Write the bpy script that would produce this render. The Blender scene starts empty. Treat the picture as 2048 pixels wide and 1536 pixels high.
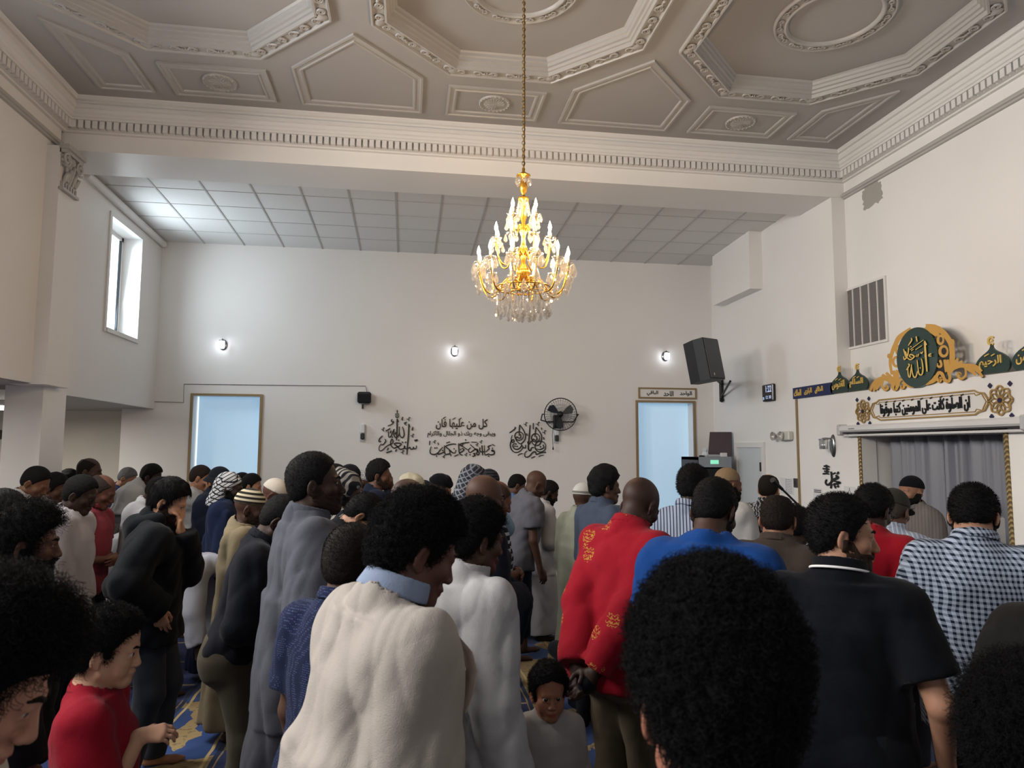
import bpy, bmesh, math, random
import numpy as np
from mathutils import Matrix, Vector
random.seed(7)
def V(*a): return np.array(a[0] if len(a) == 1 else a, dtype=float)
def unit(v): v = V(v); return v / (np.linalg.norm(v) + 1e-9)
sc = bpy.context.scene
# ---------------------------------------------------------------- camera, world, exposure
FPX = 1400.1                                   # focal length in pixels of the 2048 x 1536 frame
_yaw, _pitch, _roll = [math.radians(v) for v in (8.506, 5.256, .235)]
CAM_F = np.array([math.sin(_yaw) * math.cos(_pitch), math.cos(_yaw) * math.cos(_pitch), math.sin(_pitch)])
_r0 = np.array([math.cos(_yaw), -math.sin(_yaw), 0.]); _u0 = np.cross(_r0, CAM_F)
CAM_R = math.cos(_roll) * _r0 + math.sin(_roll) * _u0
CAM_U = -math.sin(_roll) * _r0 + math.cos(_roll) * _u0
cd = bpy.data.cameras.new('camera'); cam = bpy.data.objects.new('camera', cd); sc.collection.objects.link(cam)
cd.sensor_width = 36; cd.lens = FPX / 2048 * 36; cd.clip_start = .02
cam.matrix_world = Matrix(((CAM_R[0], CAM_U[0], -CAM_F[0], 0), (CAM_R[1], CAM_U[1], -CAM_F[1], 0), (CAM_R[2], CAM_U[2], -CAM_F[2], 1.85), (0, 0, 0, 1)))
cd.dof.use_dof = True; cd.dof.focus_distance = 5.2; cd.dof.aperture_fstop = 7.0
sc.camera = cam
vs = sc.view_settings; vs.view_transform = 'Standard'; vs.look = 'None'; vs.gamma = 1; vs.use_curve_mapping = False
vs.exposure = 0.22
sc.display_settings.display_device = 'sRGB'
cy = sc.cycles
cy.max_bounces = 6; cy.diffuse_bounces = 4; cy.glossy_bounces = 3; cy.transmission_bounces = 6; cy.transparent_max_bounces = 8
cy.caustics_reflective = False; cy.caustics_refractive = False; cy.sample_clamp_indirect = 4.0
w = bpy.data.worlds.new('sky'); sc.world = w; w.use_nodes = True
w.node_tree.nodes['Background'].inputs[0].default_value = (.80, .92, 1.0, 1); w.node_tree.nodes['Background'].inputs[1].default_value = 2.2
def area(name, loc, rot, sx, sy, power, col):
    l = bpy.data.lights.new(name, 'AREA'); l.shape = 'RECTANGLE'; l.size = sx; l.size_y = sy; l.energy = power; l.color = col
    o = bpy.data.objects.new(name, l); sc.collection.objects.link(o); o.location = loc; o.rotation_euler = rot; return o
C = bpy.context.scene.collection
PI = math.pi
def rgb(h):                                   # sRGB hex -> linear
    v = [int(h[i:i + 2], 16) / 255 for i in (0, 2, 4)]
    return tuple((c / 12.92 if c <= .04045 else ((c + .055) / 1.055) ** 2.4) for c in v)

class NT:
    """tiny helper for node materials"""
    def __init__(s, name):
        s.m = bpy.data.materials.new(name); s.m.use_nodes = True; s.t = s.m.node_tree
        s.b = s.t.nodes['Principled BSDF']; s.l = s.t.links.new
    def n(s, typ, **kw):
        x = s.t.nodes.new(typ)
        for k, v in kw.items():
            if k.startswith('i_'):
                x.inputs[k[2:].replace('_', ' ')].default_value = v
            else: setattr(x, k, v)
        return x
    def co(s, out='Object'): return s.n('ShaderNodeTexCoord').outputs[out]
    def map(s, scale=(1, 1, 1), rot=(0, 0, 0), loc=(0, 0, 0), src=None):
        x = s.n('ShaderNodeMapping'); x.inputs['Scale'].default_value = scale; x.inputs['Rotation'].default_value = rot; x.inputs['Location'].default_value = loc
        s.l(src or s.co(), x.inputs['Vector']); return x.outputs[0]
    def math(s, op, a, b=None, clamp=False):
        x = s.n('ShaderNodeMath', operation=op, use_clamp=clamp)
        for i, v in enumerate((a, b)):
            if v is None: continue
            if isinstance(v, (int, float)): x.inputs[i].default_value = v
            else: s.l(v, x.inputs[i])
        return x.outputs[0]
    def mix(s, f, a, b):
        x = s.n('ShaderNodeMix', data_type='RGBA')
        for sock, v in ((x.inputs[0], f), (x.inputs[6], a), (x.inputs[7], b)):
            if isinstance(v, (int, float)): sock.default_value = v
            elif isinstance(v, tuple): sock.default_value = (*v, 1)[:4]
            else: s.l(v, sock)
        return x.outputs[2]
    def sep(s, v):
        x = s.n('ShaderNodeSeparateXYZ'); s.l(v, x.inputs[0]); return x.outputs
    def noise(s, scale, detail=2, rough=.5, src=None):
        x = s.n('ShaderNodeTexNoise'); x.inputs['Scale'].default_value = scale; x.inputs['Detail'].default_value = detail; x.inputs['Roughness'].default_value = rough
        s.l(src or s.co(), x.inputs['Vector']); return x.outputs[0]
    def bump(s, h, strength=.3, dist=.01):
        x = s.n('ShaderNodeBump'); x.inputs['Strength'].default_value = strength; x.inputs['Distance'].default_value = dist
        s.l(h, x.inputs['Height']); s.l(x.outputs[0], s.b.inputs['Normal'])
    def col(s, c):
        if isinstance(c, tuple): s.b.inputs['Base Color'].default_value = (*c, 1)
        else: s.l(c, s.b.inputs['Base Color'])
    def set(s, rough=.6, metal=0.0, spec=.3):
        s.b.inputs['Roughness'].default_value = rough; s.b.inputs['Metallic'].default_value = metal; s.b.inputs['Specular IOR Level'].default_value = spec
_M = {}
def plain(name, c, rough=.6, metal=0.0, spec=.3, nz=0, var=0, ns=40):
    if name in _M: return _M[name]
    t = NT(name); c = rgb(c) if isinstance(c, str) else c
    if var:
        k = t.noise(ns * .12, 4)
        t.col(t.mix(k, tuple(v * (1 - var) for v in c), tuple(min(1, v * (1 + var)) for v in c)))
    else: t.col(c)
    t.set(rough, metal, spec)
    if nz: t.bump(t.noise(ns, 3), nz, .004)
    _M[name] = t.m; return t.m
def glow(name, c, power):
    if name in _M: return _M[name]
    t = NT(name); c = rgb(c) if isinstance(c, str) else c
    t.col(c); t.b.inputs['Emission Color'].default_value = (*c, 1); t.b.inputs['Emission Strength'].default_value = power
    t.set(.5); _M[name] = t.m; return t.m

_serial = [0]
def skin(c):
    key = 'skin_' + c
    if key in _M: return _M[key]
    t = NT('skin'); b = tuple(v * .85 for v in rgb(c))
    k = t.noise(26, 3)
    base = t.mix(k, tuple(v * .86 for v in b), tuple(v * 1.12 for v in b))
    a = t.n('ShaderNodeAttribute', attribute_name='lip').outputs['Fac']
    lip = (min(1, b[0] * .92), b[1] * .62, b[2] * .66)
    t.col(t.mix(a, base, lip)); t.set(.56, 0, .2); t.bump(t.noise(220, 2), .12, .002)
    _M[key] = t.m; return t.m
def hairmat(c):
    key = 'hair_' + c
    if key in _M: return _M[key]
    t = NT('hair'); b = rgb(c)
    k = t.noise(160, 3, .6)
    t.col(t.mix(k, tuple(v * .6 for v in b), tuple(min(1, v * 1.5) for v in b))); t.set(.7, 0, .10); t.bump(t.noise(260, 3, .7), .7, .006)
    _M[key] = t.m; return t.m

def cloth(c, pat=None, c2='ffffff', sc=1.0, rough=.85):
    key = f'cloth_{c}_{pat}_{c2}_{sc}'
    if key in _M: return _M[key]
    t = NT('cloth_' + (pat or 'plain')); b = tuple(v * .70 for v in rgb(c)); d = tuple(v * .70 for v in rgb(c2))
    o = t.co(); x, y, z = t.sep(o)
    def tri(v, f): return t.math('ABSOLUTE', t.math('SUBTRACT', t.math('FRACT', t.math('MULTIPLY', v, f)), .5))
    around = t.math('ADD', x, t.math('MULTIPLY', y, .8))
    if pat == 'stripe':                       # vertical pinstripes
        f = t.math('GREATER_THAN', tri(around, 42 * sc), .34); base = t.mix(f, b, d)
    elif pat == 'stripes':                    # broad vertical stripes
        f = t.math('GREATER_THAN', tri(around, 17 * sc), .25); base = t.mix(f, b, d)
    elif pat == 'hoops':
        f = t.math('GREATER_THAN', tri(z, 20 * sc), .30); base = t.mix(f, b, d)
    elif pat == 'check':
        f1 = t.math('GREATER_THAN', tri(around, 38 * sc), .27); f2 = t.math('GREATER_THAN', tri(z, 38 * sc), .27)
        base = t.mix(t.math('MULTIPLY', t.math('ADD', f1, f2), .5), b, d)
    elif pat == 'dots':
        v = t.n('ShaderNodeTexVoronoi', feature='DISTANCE_TO_EDGE'); v.inputs['Scale'].default_value = 150 * sc; v.inputs['Randomness'].default_value = .25
        t.l(o, v.inputs['Vector']); f = t.math('GREATER_THAN', v.outputs['Distance'], .30); base = t.mix(f, b, d)
    elif pat == 'motif':                      # scattered gold sprays
        v = t.n('ShaderNodeTexVoronoi'); v.inputs['Scale'].default_value = 6.2 * sc; v.inputs['Randomness'].default_value = .9
        t.l(o, v.inputs['Vector'])
        w = t.n('ShaderNodeTexWave', wave_type='RINGS'); w.inputs['Scale'].default_value = 22; w.inputs['Distortion'].default_value = 9; w.inputs['Detail'].default_value = 2; w.inputs['Detail Scale'].default_value = 3
        t.l(o, w.inputs['Vector'])
        f = t.math('MULTIPLY', t.math('LESS_THAN', v.outputs['Distance'], .30), t.math('GREATER_THAN', w.outputs['Fac'], .74)); base = t.mix(f, b, d)
    elif pat == 'print':
        w = t.n('ShaderNodeTexWave', wave_type='BANDS'); w.inputs['Scale'].default_value = 9 * sc; w.inputs['Distortion'].default_value = 14; w.inputs['Detail'].default_value = 3; w.inputs['Detail Scale'].default_value = 1.6
        t.l(t.map((1, 1, .9)), w.inputs['Vector']); f = t.math('GREATER_THAN', w.outputs['Fac'], .58); base = t.mix(f, b, d)
    elif pat == 'net':                        # checkered headscarf
        f1 = t.math('LESS_THAN', tri(t.math('ADD', x, z), 60 * sc), .13); f2 = t.math('LESS_THAN', tri(t.math('SUBTRACT', y, z), 60 * sc), .13)
        base = t.mix(t.math('MAXIMUM', f1, f2), b, d)
    elif pat == 'rings':                      # kufi hoops, head frame: tilt follows the cap
        f = t.math('GREATER_THAN', tri(t.math('ADD', z, t.math('MULTIPLY', y, -.10)), 34 * sc), .24); base = t.mix(f, b, d)
    elif pat == 'band':
        f = t.math('MULTIPLY', t.math('LESS_THAN', t.math('SUBTRACT', z, t.math('MULTIPLY', y, .10)), .108), t.math('GREATER_THAN', t.math('SUBTRACT', z, t.math('MULTIPLY', y, .10)), .090)); base = t.mix(f, b, d)
    else:
        k = t.noise(7, 3); base = t.mix(k, tuple(v * .90 for v in b), tuple(min(1, v * 1.10) for v in b))
    t.col(base); t.set(rough, 0, .06)
    t.b.inputs['Sheen Weight'].default_value = .04
    h = t.math('ADD', t.math('MULTIPLY', t.noise(420, 1), .35), t.noise(16, 4))
    t.bump(h, .35, .012)
    _M[key] = t.m; return t.m

class MB:
    """mesh builder: boxes, bars, tubes, lathes gathered into ONE mesh object"""
    def __init__(s): s.v = []; s.f = []; s.sm = []; s.mi = []; s.cur = 0
    def _add(s, vs, fs, smooth=False):
        b = len(s.v); s.v += [tuple(map(float, p)) for p in vs]
        for f in fs: s.f.append([b + i for i in f]); s.sm.append(smooth); s.mi.append(s.cur)
    def box(s, lo, hi, M=None):
        lo = V(lo); hi = V(hi)
        P = [(x, y, z) for z in (lo[2], hi[2]) for y in (lo[1], hi[1]) for x in (lo[0], hi[0])]
        if M is not None: P = [M(p) for p in P]
        s._add(P, [(0, 2, 3, 1), (4, 5, 7, 6), (0, 1, 5, 4), (2, 6, 7, 3), (0, 4, 6, 2), (1, 3, 7, 5)])
    def quad(s, *p): s._add(p, [tuple(range(len(p)))])
    def bbox(s, lo, hi, bev, M=None):          # box with chamfered vertical+horizontal edges
        lo = V(lo); hi = V(hi); c = (lo + hi) / 2; h = (hi - lo) / 2; b = min(bev, *(h * .9))
        P = []; n = 0
        idx = {}
        for sx in (-1, 1):
            for sy in (-1, 1):
                for sz in (-1, 1):
                    for a in range(3):
                        q = V(h[0], h[1], h[2]) - b; q[a] += b
                        idx[(sx, sy, sz, a)] = n; n += 1
                        P.append(c + V(sx, sy, sz) * q)
        F = []
        for a in range(3):
            u, w = (a + 1) % 3, (a + 2) % 3
            for sg in (-1, 1):
                ring = []
                for su, sw in ((-1, -1), (1, -1), (1, 1), (-1, 1)):
                    k = [0, 0, 0]; k[a] = sg; k[u] = su; k[w] = sw; ring.append(idx[(*k, a)])
                F.append(ring if sg > 0 else ring[::-1])
        for a in range(3):
            u, w = (a + 1) % 3, (a + 2) % 3
            for su in (-1, 1):
                for sw in (-1, 1):
                    k0 = [0, 0, 0]; k0[a] = -1; k0[u] = su; k0[w] = sw; k1 = list(k0); k1[a] = 1
                    r = [idx[(*k0, u)], idx[(*k1, u)], idx[(*k1, w)], idx[(*k0, w)]]
                    F.append(r if su * sw < 0 else r[::-1])
        for sx in (-1, 1):
            for sy in (-1, 1):
                for sz in (-1, 1):
                    r = [idx[(sx, sy, sz, a)] for a in range(3)]
                    F.append(r if sx * sy * sz > 0 else r[::-1])
        if M is not None: P = [M(p) for p in P]
        s._add(P, F)
    def tube(s, pts, r, seg=8, close=False, caps=True):
        pts = [V(p) for p in pts]; n = len(pts); R = r if hasattr(r, '__len__') else [r] * n
        rings = []; up = None
        for i, p in enumerate(pts):
            a = pts[(i - 1) % n] if (close or i > 0) else p; b = pts[(i + 1) % n] if (close or i < n - 1) else p
            t = unit(b - a)
            if up is None: up = V(0, 0, 1) if abs(t[2]) < .9 else V(1, 0, 0)
            x = unit(np.cross(up, t)); y = np.cross(t, x); up = y
            rings.append([p + (x * math.cos(2 * PI * k / seg) + y * math.sin(2 * PI * k / seg)) * R[i] for k in range(seg)])
        vs = [q for rg in rings for q in rg]; fs = []
        m = n if close else n - 1
        for i in range(m):
            for k in range(seg):
                a = i * seg + k; b = i * seg + (k + 1) % seg; c = ((i + 1) % n) * seg + (k + 1) % seg; d = ((i + 1) % n) * seg + k
                fs.append((a, b, c, d))
        s._add(vs, fs, True)
        if caps and not close: s._add(rings[0], [tuple(range(seg))[::-1]]); s._add(rings[-1], [tuple(range(seg))])
    def lathe(s, prof, o=(0, 0, 0), seg=20, M=None, smooth=True, lob=0, nl=8):
        o = V(o); vs = []; fs = []
        for r, z in prof:
            for k in range(seg):
                a = 2 * PI * k / seg; q = r * (1 + lob * math.cos(nl * a)); vs.append(V(q * math.cos(a), q * math.sin(a), z))
        if M is not None: vs = [M(p) for p in vs]
        vs = [p + o for p in vs]
        for i in range(len(prof) - 1):
            for k in range(seg):
                fs.append((i * seg + k, i * seg + (k + 1) % seg, (i + 1) * seg + (k + 1) % seg, (i + 1) * seg + k))
        s._add(vs, fs, smooth)
    def prism(s, poly, M, z0, z1):             # extrude a 2-D outline; M maps (u, v, w) to space
        n = len(poly)
        vs = [M((u, v, z0)) for u, v in poly] + [M((u, v, z1)) for u, v in poly]
        fs = [tuple(range(n))[::-1], tuple(range(n, 2 * n))] + [(i, (i + 1) % n, n + (i + 1) % n, n + i) for i in range(n)]
        s._add(vs, fs)
    def stroke(s, pts, w, M, z0, z1):          # broad-pen stroke, flat ribbon with thickness
        pts = [V(*p) for p in pts]; n = len(pts); L = []; Rr = []
        for i, p in enumerate(pts):
            a = pts[max(i - 1, 0)]; b = pts[min(i + 1, n - 1)]; t = unit(np.append(b - a, 0))[:2]; nn = V(-t[1], t[0])
            ww = w[i] if hasattr(w, '__len__') else w
            L.append(p + nn * ww / 2); Rr.append(p - nn * ww / 2)
        for i in range(n - 1):
            a, b, c, d = Rr[i], Rr[i + 1], L[i + 1], L[i]
            vs = [M((*q, z1)) for q in (a, b, c, d)] + [M((*q, z0)) for q in (a, b, c, d)]
            fs = [(0, 1, 2, 3), (0, 4, 5, 1), (3, 2, 6, 7)]
            if i == 0: fs.append((0, 3, 7, 4))
            if i == n - 2: fs.append((1, 5, 6, 2))
            s._add(vs, fs)
    def build(s, name, m, parent=None, label=None, cat=None, group=None, kind=None, loc=None, doubles=False):
        me = bpy.data.meshes.new(name); me.from_pydata(s.v, [], s.f); me.polygons.foreach_set('use_smooth', s.sm)
        ms = m if isinstance(m, (list, tuple)) else [m]
        for q in ms: me.materials.append(q)
        if len(ms) > 1: me.polygons.foreach_set('material_index', s.mi)
        me.update()
        bm = bmesh.new(); bm.from_mesh(me); bmesh.ops.recalc_face_normals(bm, faces=bm.faces); bm.to_mesh(me); bm.free()
        o = bpy.data.objects.new(name, me); C.objects.link(o)
        if parent is not None: o.parent = parent
        if loc is not None: o.location = loc
        tag(o, label, cat, group, kind); return o
def tag(o, label=None, cat=None, group=None, kind=None):
    for k, v in (('label', label), ('category', cat), ('group', group), ('kind', kind)):
        if v: o[k] = v
    return o
def thing(name, label, cat, loc=(0, 0, 0), rz=0.0, group=None):
    o = bpy.data.objects.new(name, None); C.objects.link(o); o.location = loc; o.rotation_euler = (0, 0, rz); o.empty_display_size = .1
    return tag(o, label, cat, group)
def copy_tree(o, parent=None):
    c = o.copy(); C.objects.link(c); c.parent = parent
    for ch in list(o.children): copy_tree(ch, c)
    return c
def ray(px, py):
    return (px - 1024) / FPX * CAM_R - (py - 768) / FPX * CAM_U + CAM_F
CAM = V(0, 0, 1.85)
# ---------------------------------------------------------------- implicit-surface bodies
f32 = np.float32
def axis(lo, hi, fine, hf, hc):
    out = [lo]
    while out[-1] < hi:
        v = out[-1]
        h = hf if any(a - hc < v < b for a, b in fine) else hc
        out.append(v + h)
    return np.array(out, dtype=f32)

class Field:
    """signed distance sampled on a rectilinear grid that is finer round the head and hands"""
    def __init__(s, lo, hi, boxes, hf, hc):
        s.ax = [axis(lo[i], hi[i], [(b[0][i], b[1][i]) for b in boxes], hf, hc) for i in range(3)]
        s.D = np.full([len(a) for a in s.ax], 1.0, dtype=f32)
        s.pad = hc * 2.5
    def sub(s, lo, hi, m=0.0):
        sl = []
        for i in range(3):
            a = s.ax[i]; i0 = max(0, int(np.searchsorted(a, lo[i] - m - s.pad)) - 1)
            i1 = min(len(a), int(np.searchsorted(a, hi[i] + m + s.pad)) + 1)
            sl.append(slice(i0, max(i1, i0 + 1)))
        X = s.ax[0][sl[0]][:, None, None]; Y = s.ax[1][sl[1]][None, :, None]; Z = s.ax[2][sl[2]][None, None, :]
        return tuple(sl), X, Y, Z
    def add(s, prim, k=0.0):
        fn, lo, hi = prim
        sl, X, Y, Z = s.sub(lo, hi, k)
        s.D[sl] = smin(s.D[sl], fn(X, Y, Z), k)
    def cut(s, prim, k=0.0):
        fn, lo, hi = prim
        sl, X, Y, Z = s.sub(lo, hi, k)
        s.D[sl] = -smin(-s.D[sl], fn(X, Y, Z), k)
    def clip(s, fn):                       # keep where fn < 0, whole grid
        X = s.ax[0][:, None, None]; Y = s.ax[1][None, :, None]; Z = s.ax[2][None, None, :]
        s.D = np.maximum(s.D, fn(X, Y, Z)).astype(f32)
    def wrinkle(s, fn):
        m = np.abs(s.D) < .06
        i, j, k = np.nonzero(m)
        s.D[i, j, k] += fn(s.ax[0][i], s.ax[1][j], s.ax[2][k])

def smin(a, b, k):
    if k <= 0: return np.minimum(a, b)
    h = np.maximum(k - np.abs(a - b), 0.0) / k
    return np.minimum(a, b) - h * h * k * .25


def rc(a, b, ra, rb=None):                 # limb: a cone with round ends
    rb = ra if rb is None else rb
    a = V(a); b = V(b); ba = b - a; L2 = float(ba @ ba) + 1e-12
    def fn(X, Y, Z):
        px = X - a[0]; py = Y - a[1]; pz = Z - a[2]
        t = np.clip((px * ba[0] + py * ba[1] + pz * ba[2]) / L2, 0, 1)
        qx = px - t * ba[0]; qy = py - t * ba[1]; qz = pz - t * ba[2]
        return np.sqrt(qx * qx + qy * qy + qz * qz) - (ra + (rb - ra) * t)
    r = max(ra, rb)
    return fn, np.minimum(a, b) - r, np.maximum(a, b) + r

def el(c, r, R=None):                      # ellipsoid, R columns = its own axes
    c = V(c); r = V(r)
    def fn(X, Y, Z):
        x = X - c[0]; y = Y - c[1]; z = Z - c[2]
        if R is not None:
            x, y, z = (R[0, 0] * x + R[1, 0] * y + R[2, 0] * z, R[0, 1] * x + R[1, 1] * y + R[2, 1] * z, R[0, 2] * x + R[1, 2] * y + R[2, 2] * z)
        k0 = np.sqrt((x / r[0]) ** 2 + (y / r[1]) ** 2 + (z / r[2]) ** 2)
        k1 = np.sqrt((x / r[0] ** 2) ** 2 + (y / r[1] ** 2) ** 2 + (z / r[2] ** 2) ** 2)
        return k0 * (k0 - 1) / (k1 + 1e-6)
    e = r if R is None else np.abs(R) @ r
    return fn, c - e, c + e

def tube(prof, O, R, cap=.03):             # trunk: superelliptic sections (z, rx, ry, oy) stacked along R's z axis from O
    zs, rxs, rys, oys = [np.array(v, dtype=f32) for v in zip(*prof)]
    O = V(O)
    def fn(X, Y, Z):
        x = X - O[0]; y = Y - O[1]; z = Z - O[2]
        lx = R[0, 0] * x + R[1, 0] * y + R[2, 0] * z
        ly = R[0, 1] * x + R[1, 1] * y + R[2, 1] * z
        lz = R[0, 2] * x + R[1, 2] * y + R[2, 2] * z
        rx = np.interp(lz, zs, rxs); ry = np.interp(lz, zs, rys); oy = np.interp(lz, zs, oys)
        q = (np.abs(lx / rx) ** 2.3 + np.abs((ly - oy) / ry) ** 2.3) ** (1 / 2.3)
        d = (q - 1) * np.minimum(rx, ry)
        c = np.maximum(zs[0] - lz, lz - zs[-1])
        return smin(np.maximum(d, c), np.full_like(d, 9), 0) if cap == 0 else -smin(-d, -c, cap)
    pts = []
    for z, a, b, o in zip(zs, rxs, rys, oys):
        for sx in (-1, 1):
            for sy in (-1, 1): pts.append(O + R @ V(sx * a, o + sy * b, z))
    pts = np.array(pts)
    return fn, pts.min(0), pts.max(0)

def surface(F):
    """surface nets: verts, quads of the zero level"""
    D = F.D; xs, ys, zs = F.ax; n = D.shape
    S = D < 0
    c = np.zeros([m - 1 for m in n], dtype=np.int8)
    for a in (0, 1):
        for b in (0, 1):
            for d in (0, 1): c += S[a:n[0] - 1 + a, b:n[1] - 1 + b, d:n[2] - 1 + d]
    act = (c > 0) & (c < 8)
    I, J, K = np.nonzero(act)
    if len(I) == 0: return np.zeros((0, 3)), np.zeros((0, 4), int)
    idx = np.full(act.shape, -1, dtype=np.int32); idx[I, J, K] = np.arange(len(I))
    P = np.zeros((len(I), 3)); W = np.zeros(len(I))
    ax = F.ax
    for d in range(3):
        o1, o2 = [e for e in range(3) if e != d]
        for u in (0, 1):
            for v in (0, 1):
                off0 = [0, 0, 0]; off0[o1] = u; off0[o2] = v
                off1 = list(off0); off1[d] = 1
                a = D[I + off0[0], J + off0[1], K + off0[2]]; b = D[I + off1[0], J + off1[1], K + off1[2]]
                m = (a < 0) != (b < 0)
                t = np.where(m, a / np.where(a == b, 1, a - b), 0)
                base = [I, J, K]
                p = np.stack([ax[e][base[e] + off0[e]] for e in range(3)], 1).astype(float)
                q = ax[d][base[d] + 1] - ax[d][base[d]]
                p[:, d] += t * q
                P += p * m[:, None]; W += m
    P /= W[:, None]
    Q = []
    for d in range(3):
        o1, o2 = (d + 1) % 3, (d + 2) % 3
        lo = [slice(1, n[e] - 1) for e in range(3)]; lo[d] = slice(0, n[d] - 1)
        hi = list(lo); hi[d] = slice(1, n[d])
        A = S[tuple(lo)]; B = S[tuple(hi)]
        for flip in (0, 1):
            m = (A & ~B) if flip == 0 else (~A & B)
            g = list(np.nonzero(m))
            for e in range(3):
                if e != d: g[e] = g[e] + 1
            def cell(u, v):
                h = [g[0].copy(), g[1].copy(), g[2].copy()]
                h[o1] -= u; h[o2] -= v
                return idx[h[0], h[1], h[2]]
            q = np.stack([cell(0, 0), cell(1, 0), cell(1, 1), cell(0, 1)], 1)
            Q.append(q if flip == 0 else q[:, ::-1])
    Q = np.concatenate(Q)
    Q = Q[(Q >= 0).all(1)]
    return P, Q

def np_mesh(name, P, Q, mats, smooth=True):
    me = bpy.data.meshes.new(name)
    P = np.asarray(P, dtype=f32); Q = np.asarray(Q, dtype=np.int32)
    k = Q.shape[1]
    me.vertices.add(len(P)); me.vertices.foreach_set('co', P.ravel())
    me.loops.add(Q.size); me.loops.foreach_set('vertex_index', Q.ravel())
    me.polygons.add(len(Q))
    me.polygons.foreach_set('loop_start', np.arange(0, Q.size, k, dtype=np.int32))
    me.polygons.foreach_set('use_smooth', np.full(len(Q), smooth))
    me.update(calc_edges=True); me.validate()
    for m in (mats if isinstance(mats, (list, tuple)) else [mats]): me.materials.append(m)
    return me

FIELD_GEO = [None]
def field_obj(name, F, m, parent, label=None):
    P, Q = surface(F)
    if len(Q) == 0: return None
    o = bpy.data.objects.new(name, np_mesh(name, P, Q, m)); C.objects.link(o); o.parent = parent
    if label: o['label'] = label
    FIELD_GEO[0] = (P, Q)
    return o

def fold_noise(seed, amp, kind):
    r = np.random.RandomState(seed)
    if kind == 'robe': ks = [(r.uniform(18, 34), r.uniform(18, 34), r.uniform(-3, 3)) for _ in range(3)]
    elif kind == 'curl': ks = [tuple(unit(r.normal(size=3)) * r.uniform(230, 430)) for _ in range(6)]
    elif kind == 'fine': ks = [tuple(unit(r.normal(size=3) * V(1, 1, .6)) * r.uniform(38, 75)) for _ in range(4)]
    elif kind == 'wave': ks = [tuple(unit(r.normal(size=3)) * r.uniform(70, 160)) for _ in range(5)]
    else: ks = [(r.uniform(-16, 16), r.uniform(-16, 16), r.uniform(12, 30)) for _ in range(2)] + [(r.uniform(14, 26), r.uniform(14, 26), r.uniform(-12, 12)) for _ in range(2)]
    ph = r.uniform(0, 6.28, (len(ks), 2)); wk = r.normal(size=(len(ks), 3)) * 7
    def fn(x, y, z):
        out = 0
        for (a, b, c), p, w in zip(ks, ph, wk):
            t = a * x + b * y + c * z + p[0] + 1.6 * np.sin(w[0] * x + w[1] * y + w[2] * z + p[1])
            out = out + (np.sin(t) if kind in ('curl', 'wave') else 1.1 - 2.6 * np.abs(np.sin(t * .5)) ** .8)
        return (out * amp / len(ks)).astype(f32)
    return fn

def rotx(a): c, s = math.cos(a), math.sin(a); return np.array([[1, 0, 0], [0, c, -s], [0, s, c]])
def rotz(a): c, s = math.cos(a), math.sin(a); return np.array([[c, -s, 0], [s, c, 0], [0, 0, 1]])
def roty(a): c, s = math.cos(a), math.sin(a); return np.array([[c, 0, s], [0, 1, 0], [-s, 0, c]])

# --- head, in its own frame: pivot at the top of the neck, +Y the way it looks, metres
def head_sdf(F, child=0.0):
    """build the head into field F (its own frame)"""
    j = 1 - .12 * child
    F.add(el((0, -.014, .077), (.0775, .0985, .090)))
    F.add(el((0, .030, .022), (.0635 * j, .064, .085 * j)), .03)
    for s in (-1, 1):
        F.add(rc((s * .052 * j, .005, -.022), (s * .012, .072, -.056 * j), .022, .020), .03)
        F.add(el((s * .043, .062, .018), (.024, .022, .020)), .02)
        F.add(rc((s * .012, .090, .063), (s * .040, .080, .062), .011, .009), .012)
    F.add(el((0, .078, -.052 * j), (.024, .020, .018)), .02)
    k = 1 + .22 * child
    for s in (-1, 1): F.cut(el((s * .031, .104, .046), (.019 * k, .017, .0135 * k)), .012)
    F.add(rc((0, .092, .050), (0, .112 - .01 * child, .010), .0085, .0125), .012)
    for s in (-1, 1):
        F.add(el((s * .0135, .103, .006), (.009, .011, .008)), .006)
        F.add(rc((s * .019, .0915, .0545 + .0035 * child), (s * .044, .084, .0525 + .0035 * child), .0062, .0055), .004)
        F.add(rc((s * .020, .0905, .0390 - .003 * child), (s * .042, .084, .0405 - .003 * child), .0052, .0048), .004)
    if child > .3:
        for s in (-1, 1): F.add(el((s * .036, .060, -.008), (.027, .026, .028)), .02)
        F.add(el((0, .030, .10), (.066, .062, .058)), .03)
    F.add(el((0, .092, -.018), (.026, .014, .012)), .012)
    F.add(el((0, .0995, -.0205), (.023, .009, .0058)), .004)
    F.add(el((0, .097, -.0315), (.020, .009, .0070)), .004)
    F.cut(rc((-.020, .108, -.0255), (.020, .108, -.0255), .0035), .003)
    for s in (-1, 1):                        # ears
        R = rotz(s * .42) @ rotx(-.22)
        F.add(el((s * .0815, -.010, .032), (.0085, .019, .033), R), .008)
        F.cut(el((s * .090, -.004, .036), (.0075, .010, .017), R), .004)
        F.add(el((s * .079, -.004, .004), (.007, .009, .010)), .006)

LO_H, HI_H = V(-.115, -.135, -.115), V(.115, .145, .19)

def piece(y, pts):
    return np.interp(y, [p[0] for p in pts], [p[1] for p in pts])

HAIRS = {  # side thickness, top thickness, curl amplitude, kind, hairline lift
    'crop': (.003, .005, .0012, 'curl', 0), 'short': (.006, .012, .0022, 'curl', 0), 'fade': (.004, .020, .005, 'wave', 0),
    'straight': (.009, .020, .004, 'wave', 0), 'curly': (.008, .020, .006, 'curl', 0), 'afro': (.024, .040, .008, 'curl', 0), 'mop': (.010, .026, .007, 'wave', 0),
    'balding': (.006, .006, .002, 'curl', 0), 'bigcurl': (.016, .030, .006, 'wave', 0), 'curlytop': (.006, .030, .006, 'curl', 0), 'flat': (.010, .026, .006, 'curl', 0)}

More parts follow.
